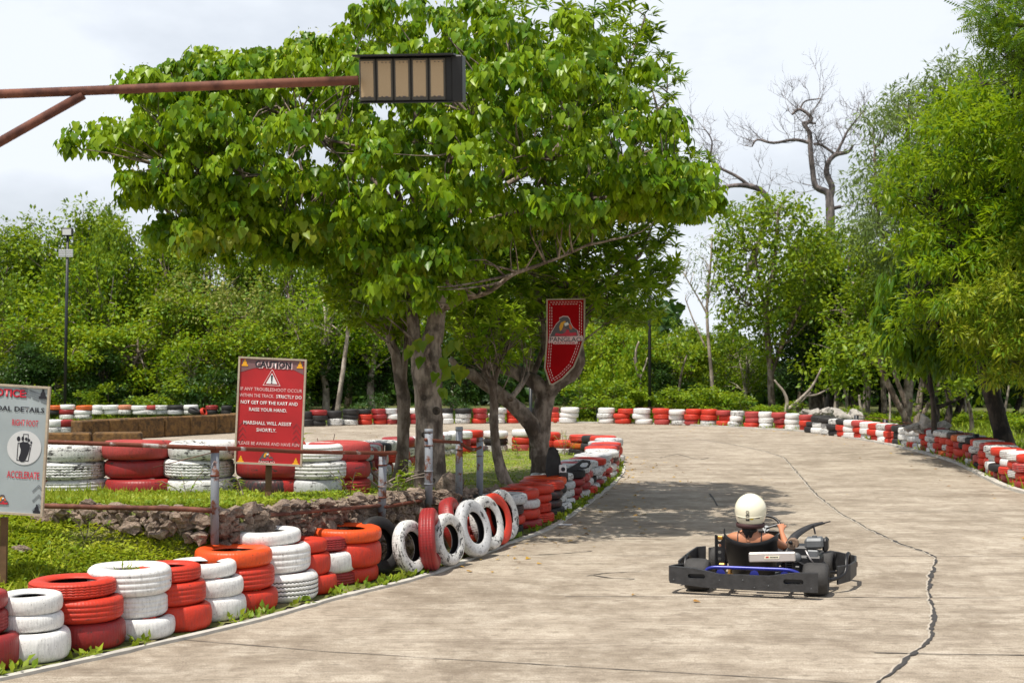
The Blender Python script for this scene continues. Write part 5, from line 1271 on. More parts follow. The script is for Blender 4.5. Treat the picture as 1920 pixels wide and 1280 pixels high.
# ================================================================== trees
M['bark'] = bark_mat('grey_brown_bark', (.12, .085, .06), (.33, .27, .22)); M['bark_pale'] = bark_mat('pale_bark', (.27, .22, .18), (.52, .45, .38), 6)
M['bark_dark'] = bark_mat('dark_bark', (.028, .022, .018), (.085, .065, .05)); M['bark_red'] = bark_mat('reddish_limbs', (.115, .082, .062), (.37, .30, .245)); M['bark_dead'] = bark_mat('dead_wood', (.10, .085, .085), (.24, .20, .19), 5)
M['heart'] = leaf_mat('heart_leaves', [(.042, .125, .005), (.100, .225, .006), (.175, .310, .008), (.28, .39, .012)], (.40, .52, .012), .36, .36)
M['heart_y'] = leaf_mat('yellower_leaves', [(.09, .20, .010), (.14, .25, .012), (.26, .29, .02)], (.50, .50, .02), .4, .4)
M['rosette'] = leaf_mat('rosette_leaves', [(.030, .10, .008), (.065, .17, .010), (.13, .25, .014)], (.40, .50, .015), .38, .45)
M['l_mid'] = leaf_mat('woodland_leaves', [(.036, .10, .008), (.09, .19, .010), (.17, .28, .014), (.26, .35, .02)], (.48, .58, .015), .45, .36)
M['l_yel'] = leaf_mat('yellow_green_leaves', [(.055, .15, .006), (.12, .26, .008), (.20, .34, .010), (.30, .38, .016)], (.48, .50, .015), .45, .35)
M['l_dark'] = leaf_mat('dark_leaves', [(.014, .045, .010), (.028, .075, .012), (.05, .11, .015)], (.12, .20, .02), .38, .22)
M['l_grey'] = leaf_mat('grey_green_leaves', [(.07, .13, .035), (.13, .20, .05), (.21, .28, .08)], (.34, .44, .09), .45, .3)
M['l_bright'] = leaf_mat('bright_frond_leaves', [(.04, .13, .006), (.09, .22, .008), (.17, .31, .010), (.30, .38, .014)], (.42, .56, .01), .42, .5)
M['l_flower'] = leaf_mat('flowering_crown', [(.05, .14, .008), (.10, .22, .010), (.18, .29, .014), (.36, .33, .10)], (.35, .35, .05), .5, .3)

def clump_leaves(C, rad, per, T, size, mat, name, style='droop', flat=.8):
    """C: clump centres, rad: radii; leaves spread over the upper side of each clump"""
    C = np.asarray(C, float); n = len(C); rad = np.broadcast_to(np.asarray(rad, float), (n,))
    per = int(per); cc = np.repeat(C, per, 0); rr = np.repeat(rad, per)[:, None]; N_ = len(cc)
    u = rsph(N_)
    if style == 'droop':
        u[:, 2] = np.where(u[:, 2] < -.25, -u[:, 2], u[:, 2]); u = nrm(u)
        pos = cc+u*rr*np.random.uniform(.55, 1.0, (N_, 1))*np.array([1, 1, flat])
        h = u.copy(); h[:, 2] = 0; tip = nrm(h)*np.random.uniform(.0, .55, (N_, 1))+np.array([0, 0, -1.])*np.random.uniform(.45, 1, (N_, 1))+rsph(N_)*.28
        up = u+np.array([0, 0, .5])+rsph(N_)*.35
    elif style == 'fluff':
        pos = cc+u*rr*np.random.uniform(.2, 1.0, (N_, 1))**.6*np.array([1, 1, flat])
        tip = u+np.array([0, 0, -.25])+rsph(N_)*.7; up = np.array([0, 0, 1.])+rsph(N_)*.7+u*.3
    elif style == 'hang':
        pos = cc+u*rr*np.random.uniform(.2, 1.0, (N_, 1))*np.array([.8, .8, 1.3]); tip = np.array([0, 0, -1.])+rsph(N_)*.55; up = u+rsph(N_)*.5
    elif style == 'rosette':
        ax = np.repeat(nrm(np.c_[np.random.normal(0, .45, (n, 2)), np.ones(n)]), per, 0)
        pos = cc+ax*np.random.uniform(0, 1, (N_, 1))*rr*.35; tip = nrm(u-ax*np.sum(u*ax, 1, keepdims=True))+ax*np.random.uniform(-.25, .8, (N_, 1)); up = ax+rsph(N_)*.2
    return leaves(name, T, pos, tip, up, size*np.random.uniform(.5, 1.28, N_), mat)

def in_poly_px(p, poly):
    return inside(topx(p), poly)
def sample_crown(poly, D, depth, n, mind=.0, shell=.6, zmin=None, ins=0):
    """points in the real volume behind an outline: thick in the middle, thin towards the rim"""
    xs_ = [p[0] for p in poly]; ys_ = [p[1] for p in poly]; pl = [tuple(p) for p in poly]; out_ = []; t = 0; grid = {}
    while len(out_) < n and t < n*60:
        t += 1; px = random.uniform(min(xs_), max(xs_)); py = random.uniform(min(ys_), max(ys_))
        if not inside((px, py), pl): continue
        if ins and dist((px, py), pl, True) < ins: continue
        e = min(1, dist((px, py), pl, True)/(.36*min(max(xs_)-min(xs_), max(ys_)-min(ys_)))); th = depth*math.sqrt(max(.04, 1-(1-e)**2))
        a = random.random(); v_ = (-1 if a < .62 else 1)*random.uniform(.65, 1) if random.random() < shell else random.uniform(-1, 1)
        d = D+th*v_; p = at(px, py, d)
        if zmin is not None and p.z < zmin: continue
        if mind:
            k = tuple(int(c//mind) for c in p)
            if any((p-q).length < mind for i in (-1, 0, 1) for j in (-1, 0, 1) for l in (-1, 0, 1) for q in grid.get((k[0]+i, k[1]+j, k[2]+l), [])): continue
            grid.setdefault(k, []).append(p)
        out_.append(p)
    return out_
def lobed(poly, D, depth, nl, rl, k, mind, shell=.7, ins=10, zf=.7):
    o = []
    for c in sample_crown(poly, D, depth, nl, mind, shell, ins=ins):
        r_ = random.uniform(*rl); ax = random.uniform(-.15, .15)
        for _ in range(k):
            u = Vector(rsph(1)[0]); u.z = abs(u.z)*zf-.18; o.append(c+u*r_*random.uniform(.75, 1))
    return o
def limbs_mesh(name, polys, mat, root, loc, twigs=None, seg=12, jit=.10):
    mb = MB(); allp = []
    for pl, w in polys:
        n = len(pl); P = smooth_pts([p-loc for p in pl], 4); rads = [float(np.interp(i/4, range(n), w)) for i in range(len(P))]
        mb.tube(P, rads, seg if max(w) > .05 else 7, jit=jit if max(w) > .04 else 0); allp += [(p, r) for p, r in zip(P, rads)]
    if twigs:
        A = np.array([tuple(p) for p, r in allp if p.z > twigs.get('zmin', 1.5)]); 
        for c in twigs['to']:
            c = Vector(c)-loc; dd = np.linalg.norm(A-np.array(c)+np.array([0, 0, .4]), axis=1); k = int(np.argmin(dd+np.random.uniform(0, .5, len(dd)))); a = Vector(A[k]); L_ = (c-a).length
            if L_ < .15 or L_ > twigs.get('max', 4): continue
            mid = a.lerp(c, .5)+Vector((random.gauss(0, .08), random.gauss(0, .08), random.uniform(-.05, .12)))*L_
            mb.tube(smooth_pts([a, mid, c], 3), [.010+.007*L_, .008+.005*L_, .007+.003*L_, .006+.002*L_, .005, .004, .003], 5, cap=False)
    return mb.build(name, mat, root, True)
def px_line(L, D):      # [(px, py, width px, dD)] -> 3-D points, radii
    P = []; W_ = []
    for q in L:
        d = D+(q[3] if len(q) > 3 else 0); P.append(at(q[0], q[1], d)); W_.append(q[2]/2/F*d)
    return P, W_
def tree_at(name, px, py, D, label, cat='tree', z=None, group=None):
    p = at(px, py, D)
    if z is None: z = terr(p.x, D) if inside((p.x, D), EDGE) else 0.0
    r = empty(name, (p.x, D, z)); tag(r, label, cat, group); return r, Vector((p.x, D, z))

# ---------------- the big heart-leaved tree
D = 18.0
root, lc = tree_at('heart_leaf_tree', 806, 912, D, 'big spreading tree with heart-shaped leaves and a thick swollen trunk')
L = [px_line(l, D) for l in (
 [(808, 925, 74), (807, 905, 62), (806, 860, 56), (805, 800, 52), (803, 750, 50), (802, 720, 56), (800, 695, 62), (802, 672, 58), (806, 650, 44), (814, 622, 34)],
 [(786, 700, 30), (781, 655, 24), (774, 600, 22), (768, 560, 19), (762, 500, 20, .2), (768, 450, 20, .3), (752, 410, 18, .4), (748, 370, 14, .5), (720, 320, 10, .3), (650, 270, 7, 0)],
 [(812, 640, 38), (819, 590, 33), (824, 545, 28), (838, 505, 24), (862, 465, 20), (880, 430, 20, .3), (885, 390, 16, .6), (930, 330, 12, .8), (1010, 270, 8, .9), (1060, 220, 5, 1)],
 [(822, 565, 22), (814, 505, 20), (806, 450, 19), (800, 410, 22, -.3), (775, 360, 18, -.5), (770, 300, 14, -.6), (780, 220, 10, -.5), (770, 130, 6, -.4)],
 [(768, 470, 18, .3), (785, 440, 17), (810, 425, 16, -.4), (850, 400, 14, -.8), (900, 350, 11, -1.2), (960, 300, 8, -1.6), (1040, 300, 5, -1.8)],
 [(828, 580, 14, -.2), (870, 562, 10, -.5), (920, 545, 9, -.8), (960, 515, 8, -1), (1010, 497, 7, -1), (1060, 478, 5, -1), (1110, 455, 5, -1)],
 [(752, 420, 15, .3), (700, 385, 12, -.2), (620, 350, 10, -.8), (520, 330, 8, -1.1), (430, 330, 6, -1.2), (330, 320, 4, -1.1)],
 [(765, 500, 13, .2), (700, 470, 10, .4), (620, 440, 9, .5), (520, 430, 7, .5), (420, 430, 4, .4), (350, 450, 3, .4)],
 [(740, 380, 12, .4), (660, 300, 10, .6), (560, 230, 8, .4), (450, 190, 5, .2), (330, 190, 3, 0)],
 [(870, 430, 14, .4), (960, 400, 12, -.2), (1060, 380, 9, -.8), (1160, 370, 7, -1.2), (1260, 380, 4, -1.4)],
 [(885, 390, 12, .6), (980, 330, 10, 1.1), (1090, 300, 7, 1.2), (1200, 290, 4, 1)],
 [(800, 400, 14, -.3), (850, 300, 10, -1.5), (900, 200, 7, -1.7), (960, 110, 4, -1.2)],
 [(745, 400, 12, .3), (680, 330, 9, -1.2), (600, 260, 7, -1.8), (520, 200, 5, -1.8)],
 [(800, 450, 12, .3), (820, 360, 10, 1.4), (860, 240, 7, 1.9), (880, 120, 4, 1.4)])]
POLY = [(140, 275), (155, 242), (240, 236), (262, 222), (242, 175), (262, 152), (330, 148), (430, 128), (440, 100), (550, 96), (568, 70), (640, 52), (680, 20), (740, 0), (800, 14), (900, 8), (1000, 35), (1080, 48), (1150, 92), (1205, 135), (1250, 205), (1268, 245), (1300, 295), (1332, 345), (1356, 400), (1345, 428), (1270, 405), (1180, 445), (1080, 470), (1000, 460), (930, 500), (880, 470), (840, 520), (772, 545), (700, 530), (660, 490), (600, 455), (540, 462), (480, 430), (420, 462), (370, 490), (300, 470), (290, 445), (345, 415), (400, 395), (330, 372), (258, 405), (208, 372), (220, 350), (300, 335), (330, 318), (260, 312), (190, 322), (152, 305)]
C = lobed(POLY, D, 3.1, 165, (.30, .58), 8, .54, .74, ins=24)
LOW = [(640, 440), (900, 440), (880, 520), (850, 560), (800, 600), (740, 600), (690, 560), (640, 520)]
for AP, an_ in (([(178, 252), (270, 236), (420, 240), (420, 308), (300, 298), (185, 306)], 14), ([(228, 352), (330, 328), (480, 340), (480, 420), (300, 398), (235, 382)], 16), ([(285, 445), (420, 405), (640, 420), (640, 500), (400, 490), (300, 478)], 20), ([(1180, 330), (1290, 330), (1352, 395), (1340, 422), (1240, 412), (1050, 440), (1050, 400)], 18), ([(250, 155), (440, 110), (560, 90), (560, 180), (260, 220)], 16)):
    C += lobed(AP, D, 1.6, an_, (.22, .4), 8, .35, .4, ins=9)
C += lobed(LOW, D-.5, 1.8, 26, (.2, .4), 6, .35, .3, ins=8)+sample_crown(POLY, D, 2.2, 120, .5, .1, ins=30)
rad = [random.uniform(.10, .22) for _ in C]
limbs_mesh('trunk', L, M['bark_red'], root, lc, twigs={'to': C[::4], 'zmin': 1.6, 'max': 3.2}, seg=18, jit=.12)
loc0 = lambda C_: [tuple(c-lc) for c in C_]
n1 = len(C)
o = mobj('crown', clump_leaves(loc0(C), rad, 30, T_HEART, .100, M['heart'], 'crown', 'droop', 1.0), root)
Cy = sample_crown([(300, 430), (500, 400), (700, 440), (1000, 420), (1250, 370), (1200, 440), (1000, 470), (860, 500), (760, 560), (640, 480), (480, 470), (360, 500)], D, 2.6, 90, .2, .3, ins=12)
mobj('backlit_tint_foliage', clump_leaves(loc0(Cy), .24, 22, T_HEART, .105, M['heart_y'], 'backlit_tint_foliage', 'droop', .9), root)  # yellow-green of light through the canopy underside put into leaf colour
Cf = [c+Vector((0, -.05, .12)) for c in C[:1400:3]]
mobj('flower_buds', clump_leaves(loc0(Cf), .085, 9, T_RHOMB, .040, plain('yellow_buds', (.42, .44, .03), .6), 'flower_buds', 'fluff', 1.6), root)
Cs = [at(px, py, D-.45) for px, py in ((840, 700), (850, 688), (836, 672), (862, 700), (873, 690), (820, 705), (782, 640), (765, 652), (800, 632), (845, 655), (858, 640), (790, 668), (830, 725))]
mobj('shoot_foliage', leaves('shoot_foliage', T_HEART, [tuple(c-lc+Vector((random.gauss(0, .03), random.gauss(0, .05), random.gauss(0, .03)))) for c in Cs for _ in range(2)], np.c_[np.random.normal(0, .4, (26, 2)), -np.ones(26)], np.c_[np.random.normal(0, .5, 26), -np.ones(26), np.random.normal(0, .3, 26)], np.full(26, .14), M['heart_y']), root)
for px, py, r in ((818, 770, 6), (796, 815, 5), (795, 745, 5), (812, 900, 4)):
    mb = MB(); p = at(px, py, D-.17)-lc; mb.lathe([(0, -.01), (r*.45/F*D, -.008), (r*.6/F*D, .012), (r/F*D, .014), (r*1.3/F*D, -.02)], 14, Matrix.Translation(p+Vector((0, 0, 0))) @ Matrix.Rotation(R(90), 4, 'X')); mb.build('knot', M['bark_dark'], root, True)

# ---------------- the banner tree with rosettes of long leaves
D = 20.3
root, lc = tree_at('banner_tree', 1012, 900, D, 'forked grey tree with long-leaved rosettes that carries the red pennant')
L = [px_line(l, D) for l in (
 [(1012, 908, 44), (1013, 880, 36), (1013, 840, 34), (1016, 790, 36), (1020, 760, 36), (1030, 730, 34), (1052, 712, 30), (1074, 698, 28), (1084, 672, 26), (1080, 640, 22), (1076, 600, 18), (1070, 560, 18), (1076, 500, 17), (1084, 440, 15, .2), (1090, 380, 12, .3), (1110, 250, 8, .4), (1130, 100, 5, .4)],
 [(1026, 750, 34), (1010, 722, 30), (985, 706, 27, .1), (955, 692, 26, .2), (925, 683, 24, .3), (908, 668, 22, .4), (898, 640, 19, .5), (888, 600, 15, .6), (880, 555, 12, .6), (870, 500, 8, .6)],
 [(1012, 835, 32), (995, 795, 31, -.1), (972, 768, 29, -.2), (945, 745, 27, -.3), (915, 722, 25, -.4), (885, 702, 22, -.5), (862, 692, 15, -.6), (845, 672, 10, -.7)],
 [(1000, 700, 12, .5), (1020, 640, 10, .7), (1010, 560, 8, .8), (990, 450, 6, .8)],
 [(1080, 650, 12), (1110, 580, 10, .6), (1150, 520, 8, .8), (1200, 480, 6, .8)],
 [(1084, 460, 12, .2), (1140, 380, 9, .4), (1200, 250, 7, .5), (1260, 180, 4, .5)],
 [(1090, 400, 9, .3), (1180, 370, 7, .8), (1290, 320, 4, 1)], [(1110, 260, 8, .4), (1180, 120, 6, .4), (1210, 30, 3, .3)], [(1090, 380, 9, .3), (1020, 200, 6, 1), (960, 40, 4, 1)])]
POLY2 = [(905, 0), (960, -20), (1060, 10), (1140, -10), (1225, -5), (1232, 60), (1225, 95), (1290, 125), (1282, 160), (1262, 200), (1262, 255), (1335, 300), (1330, 335), (1345, 370), (1305, 400), (1268, 440), (1262, 500), (1268, 530), (1248, 560), (1240, 600), (1195, 612), (1130, 600), (1100, 590), (1050, 560), (1010, 600), (1000, 650), (960, 672), (900, 660), (848, 640), (838, 590), (850, 520), (900, 300)]
C = sample_crown(POLY2, D+.4, 1.9, 820, .12, .5)
C += sample_crown([(845, 440), (1265, 430), (1268, 530), (1240, 600), (1190, 620), (1110, 600), (1000, 590), (990, 650), (930, 660), (850, 640)], D+.5, 1.8, 420, .12, .4)
C += sample_crown([(870, 560), (960, 560), (985, 640), (940, 680), (880, 670)], D-.3, .5, 50, .1, .5)
limbs_mesh('trunk', L, M['bark'], root, lc, twigs={'to': C[::6], 'zmin': 1.8, 'max': 2.6}, seg=16, jit=.13)
mobj('crown', clump_leaves(loc0(C[:820]), .16, 15, T_LONG, .185, M['rosette'], 'crown', 'rosette'), root)
M['l_lifted'] = leaf_mat('brightened_rosettes', [(.08, .20, .010), (.15, .32, .014), (.24, .42, .02), (.36, .46, .03)], (.48, .62, .02), .45, .5)  # lighter rosette greens: brightness for the shaded lower crown put into colour
mobj('lower_crown', clump_leaves(loc0(C[820:]), .17, 20, T_LONG, .19, M['l_lifted'], 'lower_crown', 'rosette'), root)
# ---------------- slim neighbours
D = 18.6
root, lc = tree_at('slim_tree', 748, 892, D, 'slimmer rough-barked tree just left of the thick trunk')
L = [px_line(l, D) for l in ([(748, 902, 34), (752, 880, 26), (756, 830, 23), (757, 780, 24), (756, 740, 26), (748, 700, 22), (742, 665, 19), (733, 640, 18), (728, 600, 15), (722, 560, 12), (700, 500, 8)], [(755, 715, 16), (757, 690, 14), (762, 650, 12), (766, 620, 11), (780, 570, 8)], [(735, 650, 7), (715, 600, 5), (680, 560, 3)])]
C = sample_crown([(600, 480), (640, 440), (700, 450), (750, 470), (790, 540), (800, 590), (770, 625), (740, 640), (690, 620), (650, 610), (610, 560)], D+.4, 1.3, 420, .12, .4)
limbs_mesh('trunk', L, M['bark'], root, lc, twigs={'to': C[::6], 'zmin': 1.6, 'max': 2}, seg=14, jit=.14)
mobj('crown', clump_leaves(loc0(C), .15, 15, T_LONG, .16, M['l_bright'], 'crown', 'rosette'), root)
D = 18.7
root, lc = tree_at('slim_tree', 948, 915, D, 'thin leaning tree between the grey posts and the banner tree')
L = [px_line(l, D) for l in ([(955, 922, 34), (944, 895, 24), (934, 860, 19), (928, 820, 17), (926, 780, 17), (926, 740, 16), (920, 712, 15), (905, 690, 10), (895, 660, 8)], [(925, 720, 12), (935, 690, 9), (950, 650, 7)], [(956, 748, 12, -.1), (975, 725, 11, .1), (990, 700, 9, .3)])]
C = sample_crown([(840, 600), (880, 560), (960, 570), (1005, 620), (990, 680), (930, 690), (880, 690), (850, 650)], D, .6, 70, .12, .5)
limbs_mesh('trunk', L, M['bark'], root, lc, twigs={'to': C, 'zmin': .8, 'max': 1.2}, seg=12, jit=.12)
mobj('crown', clump_leaves(loc0(C), .14, 14, T_LONG, .17, M['l_lifted'], 'crown', 'rosette'), root)

# ---------------- right-hand side: big bright tree with feathery leaves
D = 29
root, lc = tree_at('feathery_tree', 1890, 830, D, 'tall bright green feathery tree with a dark leaning trunk at the right edge', z=0.0)
L = [px_line(l, D) for l in ([(1888, 850, 44), (1880, 815, 34), (1868, 770, 32), (1856, 720, 32), (1846, 680, 30), (1850, 620, 28), (1870, 540, 26), (1880, 440, 22), (1870, 330, 18), (1850, 220, 12), (1840, 150, 8)], [(1850, 640, 18), (1810, 560, 14, -.6), (1770, 460, 11, -.8), (1760, 380, 7, -.8)], [(1870, 540, 18), (1930, 430, 14, .4), (1980, 300, 9, .4)], [(1846, 690, 14), (1800, 640, 11, -.8), (1740, 600, 8, -1), (1700, 560, 5, -1)], [(1880, 440, 14), (1910, 300, 11, -1), (1900, 150, 7, -1), (1890, 40, 5, -1)])]
PR = [(1700, 330), (1740, 270), (1735, 215), (1790, 180), (1840, 175), (1880, 140), (1930, 110), (2080, 60), (2100, 640), (1960, 700), (1900, 690), (1860, 720), (1800, 700), (1740, 640), (1690, 600), (1675, 545), (1700, 520), (1680, 470), (1735, 440), (1690, 400)]
PR2 = PR+[]
C = lobed(PR, D, 3.4, 170, (.35, .8), 9, .6, .74, ins=8, zf=.8)
Ci = sample_crown(PR, D+.5, 2.2, 160, .5, .1, ins=30)
limbs_mesh('trunk', L, M['bark_dark'], root, lc, twigs={'to': C[::2], 'zmin': 2, 'max': 4}, seg=14)
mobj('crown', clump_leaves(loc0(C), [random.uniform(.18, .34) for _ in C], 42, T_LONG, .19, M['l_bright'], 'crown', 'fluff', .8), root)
mobj('inner_shade_foliage', clump_leaves(loc0(Ci), .6, 40, T_RHOMB, .22, M['l_dark'], 'inner_shade_foliage', 'fluff', .8), root)  # dark leaf colour stands in for the shade inside the crown
for nm_, px, py, D, lab_, PL, ln, mt, T_, sz_, st_ in (
 ('pale_tree', 1735, 800, 32, 'lower tree with long pale drooping leaves left of the dark leaning trunk', [(1650, 590), (1672, 530), (1700, 500), (1760, 470), (1805, 520), (1810, 640), (1770, 705), (1715, 670), (1670, 640)], [(1752, 812, 12), (1750, 760, 10), (1740, 680, 9), (1735, 600, 7), (1740, 520, 4)], 'rosette', T_LONG, .30, 'hang'),
 ('yellowish_tree', 1965, 840, 26, 'yellow-tipped leafy tree hanging over the tyres at the right edge', [(1790, 560), (1830, 490), (1870, 470), (1990, 440), (2100, 500), (2100, 760), (1945, 745), (1880, 715), (1820, 650)], [(1975, 860, 26), (1965, 760, 22), (1950, 650, 16), (1930, 560, 9), (1910, 500, 5)], 'l_yel2', T_LONG, .15, 'fluff')):
    root, lc = tree_at(nm_, px, py, D, lab_, z=0.0); Cc = lobed(PL, D, 1.7, 60, (.3, .65), 9, .45, .7, ins=8, zf=.8)
    if mt == 'l_yel2': M['l_yel2'] = leaf_mat('yellow_tip_leaves', [(.05, .13, .008), (.10, .22, .010), (.19, .30, .014), (.36, .38, .03)], (.45, .52, .02), .42, .42)
    limbs_mesh('trunk', [px_line(ln, D)], M['bark_dark'], root, lc, twigs={'to': Cc[::6], 'zmin': 1.5, 'max': 3}, seg=12); mobj('crown', clump_leaves(loc0(Cc), [random.uniform(.15, .3) for _ in Cc], 26 if st_ == 'hang' else 44, T_, sz_, M[mt], 'crown', st_, .8), root)
D = 29
# overhanging darker spray in the top right corner
D = 24
root, lc = tree_at('overhanging_tree', 2120, 850, D, 'dark overhanging branches entering at the top right corner', z=0.0)
L = [px_line(l, D) for l in ([(2130, 860, 50), (2120, 500, 40), (2080, 200, 30), (1990, 90, 16), (1920, 50, 9), (1860, 40, 4)], [(2080, 200, 20), (1980, 160, 11), (1900, 120, 5)])]
C = sample_crown([(1820, 20), (1870, -30), (2150, -60), (2150, 330), (1990, 240), (1950, 150), (1890, 130), (1850, 70)], D, 1.6, 230, .2, .5)
limbs_mesh('trunk', L, M['bark_dark'], root, lc, twigs={'to': C, 'zmin': 2, 'max': 3}); mobj('crown', clump_leaves(loc0(C), .30, 22, T_FROND, .26, M['rosette'], 'crown', 'fluff', .6), root)
# grey-green drooping tree behind it
D = 48
root, lc = tree_at('drooping_tree', 1700, 790, D, 'tall grey-green drooping tree rising behind the bright feathery one', z=0.0)
L = [px_line(l, D) for l in ([(1700, 800, 20), (1705, 650, 16), (1695, 500, 13), (1700, 350, 9), (1705, 200, 5)], [(1698, 520, 9), (1650, 420, 7), (1640, 280, 4)], [(1700, 420, 8), (1760, 330, 6), (1780, 200, 4)])]
PG = [(1612, 330), (1640, 290), (1632, 215), (1660, 180), (1720, 175), (1770, 150), (1790, 110), (1850, 130), (1880, 190), (1890, 420), (1850, 520), (1760, 560), (1700, 540), (1650, 560), (1615, 500), (1600, 440), (1610, 390)]
C = lobed(PG, D, 3, 120, (.5, 1.0), 8, .8, .6, ins=4, zf=1.0)
limbs_mesh('trunk', L, M['bark'], root, lc, twigs={'to': C[::2], 'zmin': 3, 'max': 5}); mobj('crown', clump_leaves(loc0(C), .42, 30, T_LONG, .24, M['l_grey'], 'crown', 'fluff'), root)
# airy tree in the middle
D = 51
root, lc = tree_at('airy_tree', 1448, 775, D, 'airy tree with a straight grey trunk and sky showing through its leaves', z=0.0)
L = [px_line(l, D) for l in ([(1449, 778, 16), (1446, 740, 13), (1445, 690, 13), (1440, 640, 12), (1437, 600, 11), (1438, 560, 9), (1450, 510, 8), (1455, 450, 6), (1460, 390, 4)], [(1438, 590, 7), (1425, 540, 6), (1415, 470, 4)], [(1447, 700, 9), (1465, 650, 8), (1490, 600, 7), (1505, 560, 5), (1510, 500, 3)], [(1438, 585, 6), (1470, 575, 5), (1500, 578, 3)], [(1436, 580, 5), (1410, 572, 4), (1390, 560, 3)], [(1448, 645, 5), (1480, 640, 5), (1510, 610, 3)])]
PA = [(1345, 430), (1360, 390), (1400, 385), (1420, 365), (1480, 360), (1515, 380), (1525, 420), (1560, 440), (1570, 520), (1540, 600), (1500, 590), (1470, 640), (1440, 690), (1425, 660), (1400, 600), (1370, 625), (1345, 600), (1328, 540), (1340, 480)]
C = sample_crown(PA, D, 1.9, 330, .28, .5)
limbs_mesh('trunk', L, M['bark'], root, lc, twigs={'to': C[::2], 'zmin': 2.4, 'max': 3}, seg=10); mobj('crown', clump_leaves(loc0(C), .34, 24, T_RHOMB, .20, M['l_mid'], 'crown', 'fluff', .8), root)
# thin sapling against the sky
D = 52
root, lc = tree_at('sapling', 1338, 752, D, 'thin pale sapling with sparse leaves against the bright gap of sky', z=0.0)
L = [px_line(l, D) for l in ([(1338, 762, 8), (1334, 700, 7), (1327, 620, 6), (1326, 560, 5), (1332, 500, 4), (1336, 440, 3)], [(1326, 590, 4), (1310, 560, 3), (1280, 510, 2)], [(1326, 570, 3), (1345, 490, 2)], [(1322, 650, 4), (1300, 600, 3), (1285, 560, 2)])]
C = sample_crown([(1270, 500), (1300, 450), (1350, 430), (1370, 500), (1350, 560), (1300, 560)], D, 1, 70, .3, .4)
limbs_mesh('trunk', L, M['bark_pale'], root, lc, twigs={'to': C, 'zmin': 3, 'max': 3}, seg=8, jit=0); mobj('crown', clump_leaves(loc0(C), .3, 9, T_LONG, .16, M['l_grey'], 'crown', 'fluff'), root)
# bare tree
D = 62
root, lc = tree_at('bare_tree', 1556, 760, D, 'tall leafless tree with twisted dark branches against the sky', z=0.0)
BL = [[(1560, 780, 26), (1558, 600, 22), (1557, 420, 17), (1556, 385, 17), (1552, 362, 14), (1530, 350, 11), (1524, 320, 10), (1520, 285, 10), (1518, 250, 9), (1510, 235, 8), (1522, 222, 7), (1500, 205, 6), (1485, 215, 4)],
 [(1556, 372, 14), (1560, 350, 12), (1550, 325, 11), (1553, 305, 9), (1567, 290, 9), (1590, 285, 6), (1600, 272, 4)], [(1556, 392, 9), (1566, 390, 7), (1577, 387, 6)],
 [(1518, 268, 7), (1490, 262, 6), (1450, 268, 5), (1420, 262, 4), (1410, 275, 3)], [(1567, 290, 6), (1580, 265, 5), (1590, 245, 4), (1610, 220, 3), (1622, 205, 2)], [(1520, 250, 6), (1505, 230, 5), (1530, 232, 4)],
 [(1400, 520, 14), (1440, 400, 12), (1432, 362, 11), (1400, 348, 10), (1360, 350, 7), (1345, 357, 5)], [(1405, 348, 7), (1380, 330, 6), (1350, 315, 5), (1330, 300, 4)], [(1330, 300, 4), (1335, 265, 3), (1320, 240, 2)], [(1500, 205, 4), (1510, 190, 3), (1540, 185, 2)], [(1567, 290, 5), (1540, 272, 5), (1525, 270, 4)]]
L = [px_line(l, D) for l in BL]; mb = MB(); ends = []
for P, w in L:
    Q = smooth_pts([p-lc for p in P], 4); n = len(P); rr_ = [float(np.interp(i/4, range(n), w)) for i in range(len(Q))]; mb.tube(Q, rr_, 8, jit=.1)
    for i in range(3, len(Q)):
        if Q[i].z > 6.2 and (P[0].z > 4 or i > 16): ends.append((Q[i], rr_[i], (Q[i]-Q[i-1]).normalized()))
def twig(p, d, L_, r, dep):
    pts = [p]; q = p
    n = 5
    for i in range(n):
        d = (d+Vector((random.gauss(0, .25), random.gauss(0, .25), random.gauss(.10, .22)))).normalized(); q = q+d*L_/n; pts.append(q)
    mb.tube(pts, [r*(1-.8*i/n) for i in range(n+1)], 4, cap=False)
    if dep > 0:
        for k in range(4):
            i = random.randint(1, n); twig(pts[i], (d+Vector((random.gauss(0, .8), random.gauss(0, .8), random.gauss(.2, .6)))).normalized(), L_*random.uniform(.45, .75), max(.006, r*.6), dep-1)
random.shuffle(ends)
for p, r, d in [e for e in ends if not (topx(e[0]+lc)[0] < 1345)][:80]+[e for e in ends if topx(e[0]+lc)[0] < 1345][:8]: twig(p, (d*.4+Vector((random.gauss(0, .8), random.gauss(0, .8), random.gauss(.35, .6)))).normalized(), random.uniform(.7, 1.5), .018, 2)
mb.build('trunk', M['bark_dead'], root, True)

